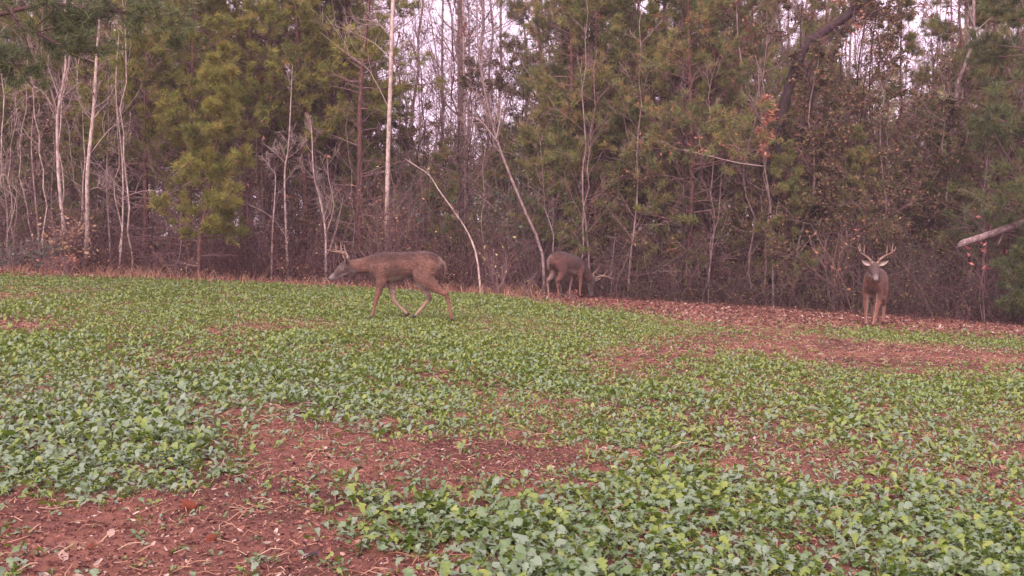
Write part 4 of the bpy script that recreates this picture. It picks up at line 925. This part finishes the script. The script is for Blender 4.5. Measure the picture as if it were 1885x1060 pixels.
    for s in (1, -1):
        ball('eye', H(.095, .014, .060 * s), np.array([.017, .014, .012]), 'eye', ax)
        # ear: a cupped leaf shape, pale inside
        e = Buf(); d_e = unit(hs * s * pose.get('ear_out', .85) + hu * pose.get('ear_up', .45) - nv * pose.get('ear_back', .35)); front = unit(nv * .8 + hu * .2 + hs * s * .15); w_e = unit(np.cross(d_e, front)); front = np.cross(w_e, d_e); ts = np.linspace(0, 1, 9); wd = np.array([.018, .030, .038, .042, .042, .038, .030, .018, .003]) * 1.05
        rows = []
        for t, w in zip(ts, wd):
            c = H(.01, .035, .050 * s) + d_e * .165 * t
            for q in np.linspace(-1, 1, 7): rows.append(c + w_e * w * q * (1 - .12 * abs(q)) + front * w * (.75 * q * q - .4))
        V_e = np.array(rows); i = np.arange(8)[:, None] * 7; j = np.arange(6)[None]; fq = np.stack([i + j, i + j + 1, i + 8 + j, i + 7 + j], -1).reshape(-1, 4)
        e.add(V_e, fq, 0, .5); e.add(V_e - front * .006, fq[:, ::-1], 1, .5); link('ear', e.mesh('ear', [M['ear_inner'], M['ear_outer']]), root)
        # antler: main beam sweeping up, out and forward, with tines
        an = Buf(); g = pose.get('antler', 1.0); ab = math.radians(pose.get('antler_back', 10))
        a_n, a_u = nv * math.cos(ab) + hu * math.sin(ab), hu * math.cos(ab) - nv * math.sin(ab)
        G = lambda n, u, q: H(.015, .06, 0) + a_n * (n - .015) + a_u * (u - .06) + hs * s * q
        beam = smooth_line([G(.015, .06, .034), G(-.02 * g, .06 + .045 * g, .065 * g), G(-.03 * g, .06 + .10 * g, .135 * g), G(.02 * g, .06 + .165 * g, .205 * g), G(.10 * g, .06 + .215 * g, .235 * g), G(.17 * g, .06 + .275 * g, .225 * g)], 16)
        tubes(an, beam, np.linspace(.021, .008, 16) * pose.get('antler_r', 1.0), 8, 0, .5, cap=True)
        for bi, off, r_ in ((2, (.03, .085, -.01), .009), (7, (-.03, .15, .00), .0095), (10, (-.04, .14, .012), .0085), (13, (-.05, .07, .03), .006)):
            p = beam[bi]; q = p + (a_n * off[0] + a_u * off[1] + hs * s * off[2]) * g
            tubes(an, smooth_line([p, (p + q) / 2 + nv * .008, q], 6), np.linspace(r_ * 1.35, .004, 6), 6, 0, .5, cap=True)
        link('antler', an.mesh('antler', [M['antler']]), root)
    # hooves
    for lg in pose['legs']:
        p = np.array(lg[-1][:3]); d = unit(p - np.array(lg[-2][:3])); fw = np.array([1.0, 0, 0]); 
        for s in (1, -1):
            hb = Buf(); c = p + d * .012; P = [c + [-.008, .010 * s, .018], c + [.008, .011 * s, .0], c + [.030, .009 * s, -.022]]
            loft(hb, P, [.024, .024, .008], [.012, .013, .006], k=10, n=6); link('hoof', hb.mesh('hoof', [M['hoof']]), root)
    # tail
    tb_ = Buf(); p = pose['tail']; loft(tb_, [np.array(q[:3]) for q in p], [q[3] for q in p], [q[4] for q in p], k=12); link('tail', tb_.mesh('tail', [M[pose.get('tailmat', 'tail')]]), root)
    return root
M['ear_inner'] = plain('ear_inner', (.42, .33, .29), .8, .1); M['ear_outer'] = plain('ear_outer', (.13, .085, .07), .85, .1); M['tail'] = plain('tail', (.36, .28, .23), .9, .1); M['tail_brown'] = plain('tail_brown', (.13, .08, .065), .9, .1)

walk = dict(
    torso=[(.47, .70, .10, .085), (.38, .715, .200, .122), (.22, .725, .205, .145), (.02, .745, .190, .160), (-.16, .768, .166, .150), (-.30, .785, .158, .142), (-.42, .765, .138, .122), (-.49, .74, .09, .075)],
    neck=[(.30, 0, .765, .150, .10), (.42, 0, .765, .135, .095), (.54, 0, .745, .112, .085), (.66, 0, .735, .098, .078), (.75, 0, .738, .082, .066)],
    head=dict(poll=(.77, 0, .755), nose=(1.055, 0, .585), side=(0, 1, 0)),
    legs=[
        [(.31, .100, .76, .13, .060), (.30, .108, .57, .085, .055), (.335, .095, .42, .046, .040), (.372, .09, .30, .033, .031), (.382, .09, .265, .030, .029), (.405, .09, .16, .019, .019), (.428, .09, .075, .022, .022), (.447, .09, .035, .020, .021)],
        [(.28, -.085, .72, .12, .05), (.215, -.09, .55, .075, .05), (.185, -.09, .42, .046, .040), (.165, -.09, .29, .033, .031), (.150, -.09, .245, .031, .029), (.075, -.09, .165, .019, .019), (.0, -.09, .095, .022, .022), (-.035, -.09, .062, .020, .021)],
        [(-.33, -.075, .77, .15, .06, 1), (-.24, -.085, .58, .125, .065), (-.25, -.085, .47, .075, .050), (-.30, -.085, .36, .042, .034), (-.338, -.085, .29, .034, .028), (-.262, -.085, .18, .022, .021), (-.172, -.085, .075, .024, .023), (-.138, -.085, .032, .021, .021)],
        [(-.34, .095, .79, .17, .066, 1), (-.29, .108, .60, .155, .074), (-.40, .095, .47, .085, .052), (-.52, .09, .385, .046, .034), (-.595, .09, .33, .036, .028), (-.628, .09, .20, .023, .021), (-.655, .09, .07, .025, .023), (-.668, .09, .005, .021, .021)]],
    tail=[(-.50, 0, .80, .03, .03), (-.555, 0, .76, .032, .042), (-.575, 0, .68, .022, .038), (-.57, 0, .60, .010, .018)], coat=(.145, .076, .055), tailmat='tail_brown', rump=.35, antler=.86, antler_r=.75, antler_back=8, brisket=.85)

graze = dict(
    torso=[(.47, .56, .10, .085), (.38, .60, .175, .118), (.22, .655, .195, .145), (.02, .71, .192, .158), (-.16, .745, .182, .155), (-.30, .755, .175, .148), (-.42, .745, .15, .122), (-.49, .725, .095, .078)],
    neck=[(.26, 0, .67, .150, .105), (.42, 0, .585, .140, .10), (.56, 0, .485, .118, .088), (.67, 0, .39, .100, .078), (.74, 0, .335, .080, .064)],
    head=dict(poll=(.765, 0, .335), nose=(.83, .02, .020), side=(.30, .90, .22), up=(1, 0, .2)),
    legs=[
        [(.32, .085, .62, .12, .05), (.27, .10, .48, .072, .05), (.25, .10, .39, .045, .040), (.23, .10, .30, .033, .031), (.222, .10, .26, .030, .029), (.19, .10, .15, .019, .019), (.175, .10, .07, .022, .022), (.185, .10, .03, .020, .021)],
        [(.32, -.085, .62, .12, .05), (.28, -.10, .48, .072, .05), (.29, -.10, .39, .045, .040), (.29, -.10, .30, .033, .031), (.29, -.10, .26, .030, .029), (.28, -.10, .15, .019, .019), (.28, -.10, .07, .022, .022), (.295, -.10, .03, .020, .021)],
        [(-.34, .085, .77, .15, .06, 1), (-.28, .10, .58, .13, .068), (-.33, .10, .47, .08, .050), (-.42, .10, .39, .046, .034), (-.475, .10, .34, .036, .028), (-.455, .10, .20, .023, .021), (-.435, .10, .07, .025, .023), (-.42, .10, .03, .021, .021)],
        [(-.34, -.085, .77, .15, .06, 1), (-.26, -.10, .58, .13, .068), (-.29, -.10, .47, .08, .050), (-.36, -.10, .39, .046, .034), (-.415, -.10, .34, .036, .028), (-.385, -.10, .20, .023, .021), (-.36, -.10, .07, .025, .023), (-.345, -.10, .03, .021, .021)]],
    tail=[(-.505, 0, .82, .03, .03), (-.555, 0, .76, .03, .04), (-.565, 0, .66, .022, .036), (-.555, 0, .56, .010, .018)], coat=(.142, .066, .050), legmax=.44, tailmat='tail_brown', rump=.12, throat=.15, antler=1.1, antler_r=1.1, antler_back=28, chin=.2)

stand = dict(
    torso=[(.48, .68, .11, .085), (.40, .70, .185, .125), (.24, .72, .20, .150), (.02, .735, .192, .160), (-.16, .745, .18, .155), (-.30, .75, .17, .148), (-.42, .74, .14, .120), (-.49, .73, .09, .075)],
    neck=[(.28, 0, .73, .155, .115), (.42, .01, .77, .145, .112), (.52, .025, .84, .125, .100), (.585, .04, .91, .105, .088), (.62, .05, .955, .085, .072)],
    head=dict(poll=(.635, .055, .985), nose=(.885, .115, .800), side=(-.24, .97, 0)),
    legs=[
        [(.36, .09, .70, .12, .05), (.34, .105, .55, .072, .05), (.36, .095, .42, .045, .040), (.385, .075, .30, .033, .031), (.39, .07, .26, .030, .029), (.42, .05, .15, .019, .019), (.45, .035, .075, .022, .022), (.47, .03, .035, .020, .021)],
        [(.34, -.09, .70, .12, .05), (.30, -.105, .55, .072, .05), (.30, -.105, .42, .045, .040), (.30, -.105, .30, .033, .031), (.295, -.105, .26, .030, .029), (.29, -.105, .15, .019, .019), (.29, -.105, .07, .022, .022), (.305, -.105, .03, .020, .021)],
        [(-.34, .085, .77, .15, .06, 1), (-.24, .10, .58, .13, .068), (-.26, .10, .47, .08, .050), (-.32, .10, .38, .046, .034), (-.37, .10, .32, .036, .028), (-.31, .10, .19, .023, .021), (-.25, .10, .07, .025, .023), (-.23, .10, .03, .021, .021)],
        [(-.34, -.085, .77, .15, .06, 1), (-.30, -.10, .58, .13, .068), (-.38, -.10, .47, .08, .050), (-.48, -.10, .39, .046, .034), (-.55, -.10, .33, .036, .028), (-.56, -.10, .20, .023, .021), (-.57, -.10, .07, .025, .023), (-.56, -.10, .03, .021, .021)]],
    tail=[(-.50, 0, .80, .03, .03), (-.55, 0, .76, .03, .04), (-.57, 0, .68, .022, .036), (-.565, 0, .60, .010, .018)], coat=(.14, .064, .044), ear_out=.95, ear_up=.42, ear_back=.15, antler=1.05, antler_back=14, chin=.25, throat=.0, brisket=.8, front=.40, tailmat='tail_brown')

def put(label, pose, px, D, yaw, scale):
    b0 = base_at(px, D); return deer(label, pose, (b0[0], b0[1], b0[2] + .012), yaw, scale)
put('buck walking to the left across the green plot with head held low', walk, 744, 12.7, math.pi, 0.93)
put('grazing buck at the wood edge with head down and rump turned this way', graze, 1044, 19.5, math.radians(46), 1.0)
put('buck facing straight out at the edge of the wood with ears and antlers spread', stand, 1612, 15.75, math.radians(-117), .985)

# ------------------------------------------------------------------ evening haze
hz = Buf(); x0, x1, y0, y1, z0, z1 = -420, 420, -140, 560, -4.0, 27.0
hz.add([[x0, y0, z0], [x1, y0, z0], [x1, y1, z0], [x0, y1, z0], [x0, y0, z1], [x1, y0, z1], [x1, y1, z1], [x0, y1, z1]],
       [[0, 3, 2, 1], [4, 5, 6, 7], [0, 1, 5, 4], [1, 2, 6, 5], [2, 3, 7, 6], [3, 0, 4, 7]], 0, .5, False)
hm = bpy.data.materials.new('haze'); hm.use_nodes = True; hn_ = hm.node_tree.nodes; hn_.remove(hn_['Principled BSDF'])
pv = hn_.new('ShaderNodeVolumePrincipled'); pv.inputs['Density'].default_value = 0.0014; pv.inputs['Color'].default_value = (0.98, 0.84, 0.91, 1); pv.inputs['Anisotropy'].default_value = 0.0
hm.node_tree.links.new(pv.outputs[0], hn_['Material Output'].inputs['Volume'])
tag(link('haze', hz.mesh('haze', [hm])), 'thin pale evening haze among the trees', 'haze', kind='stuff')
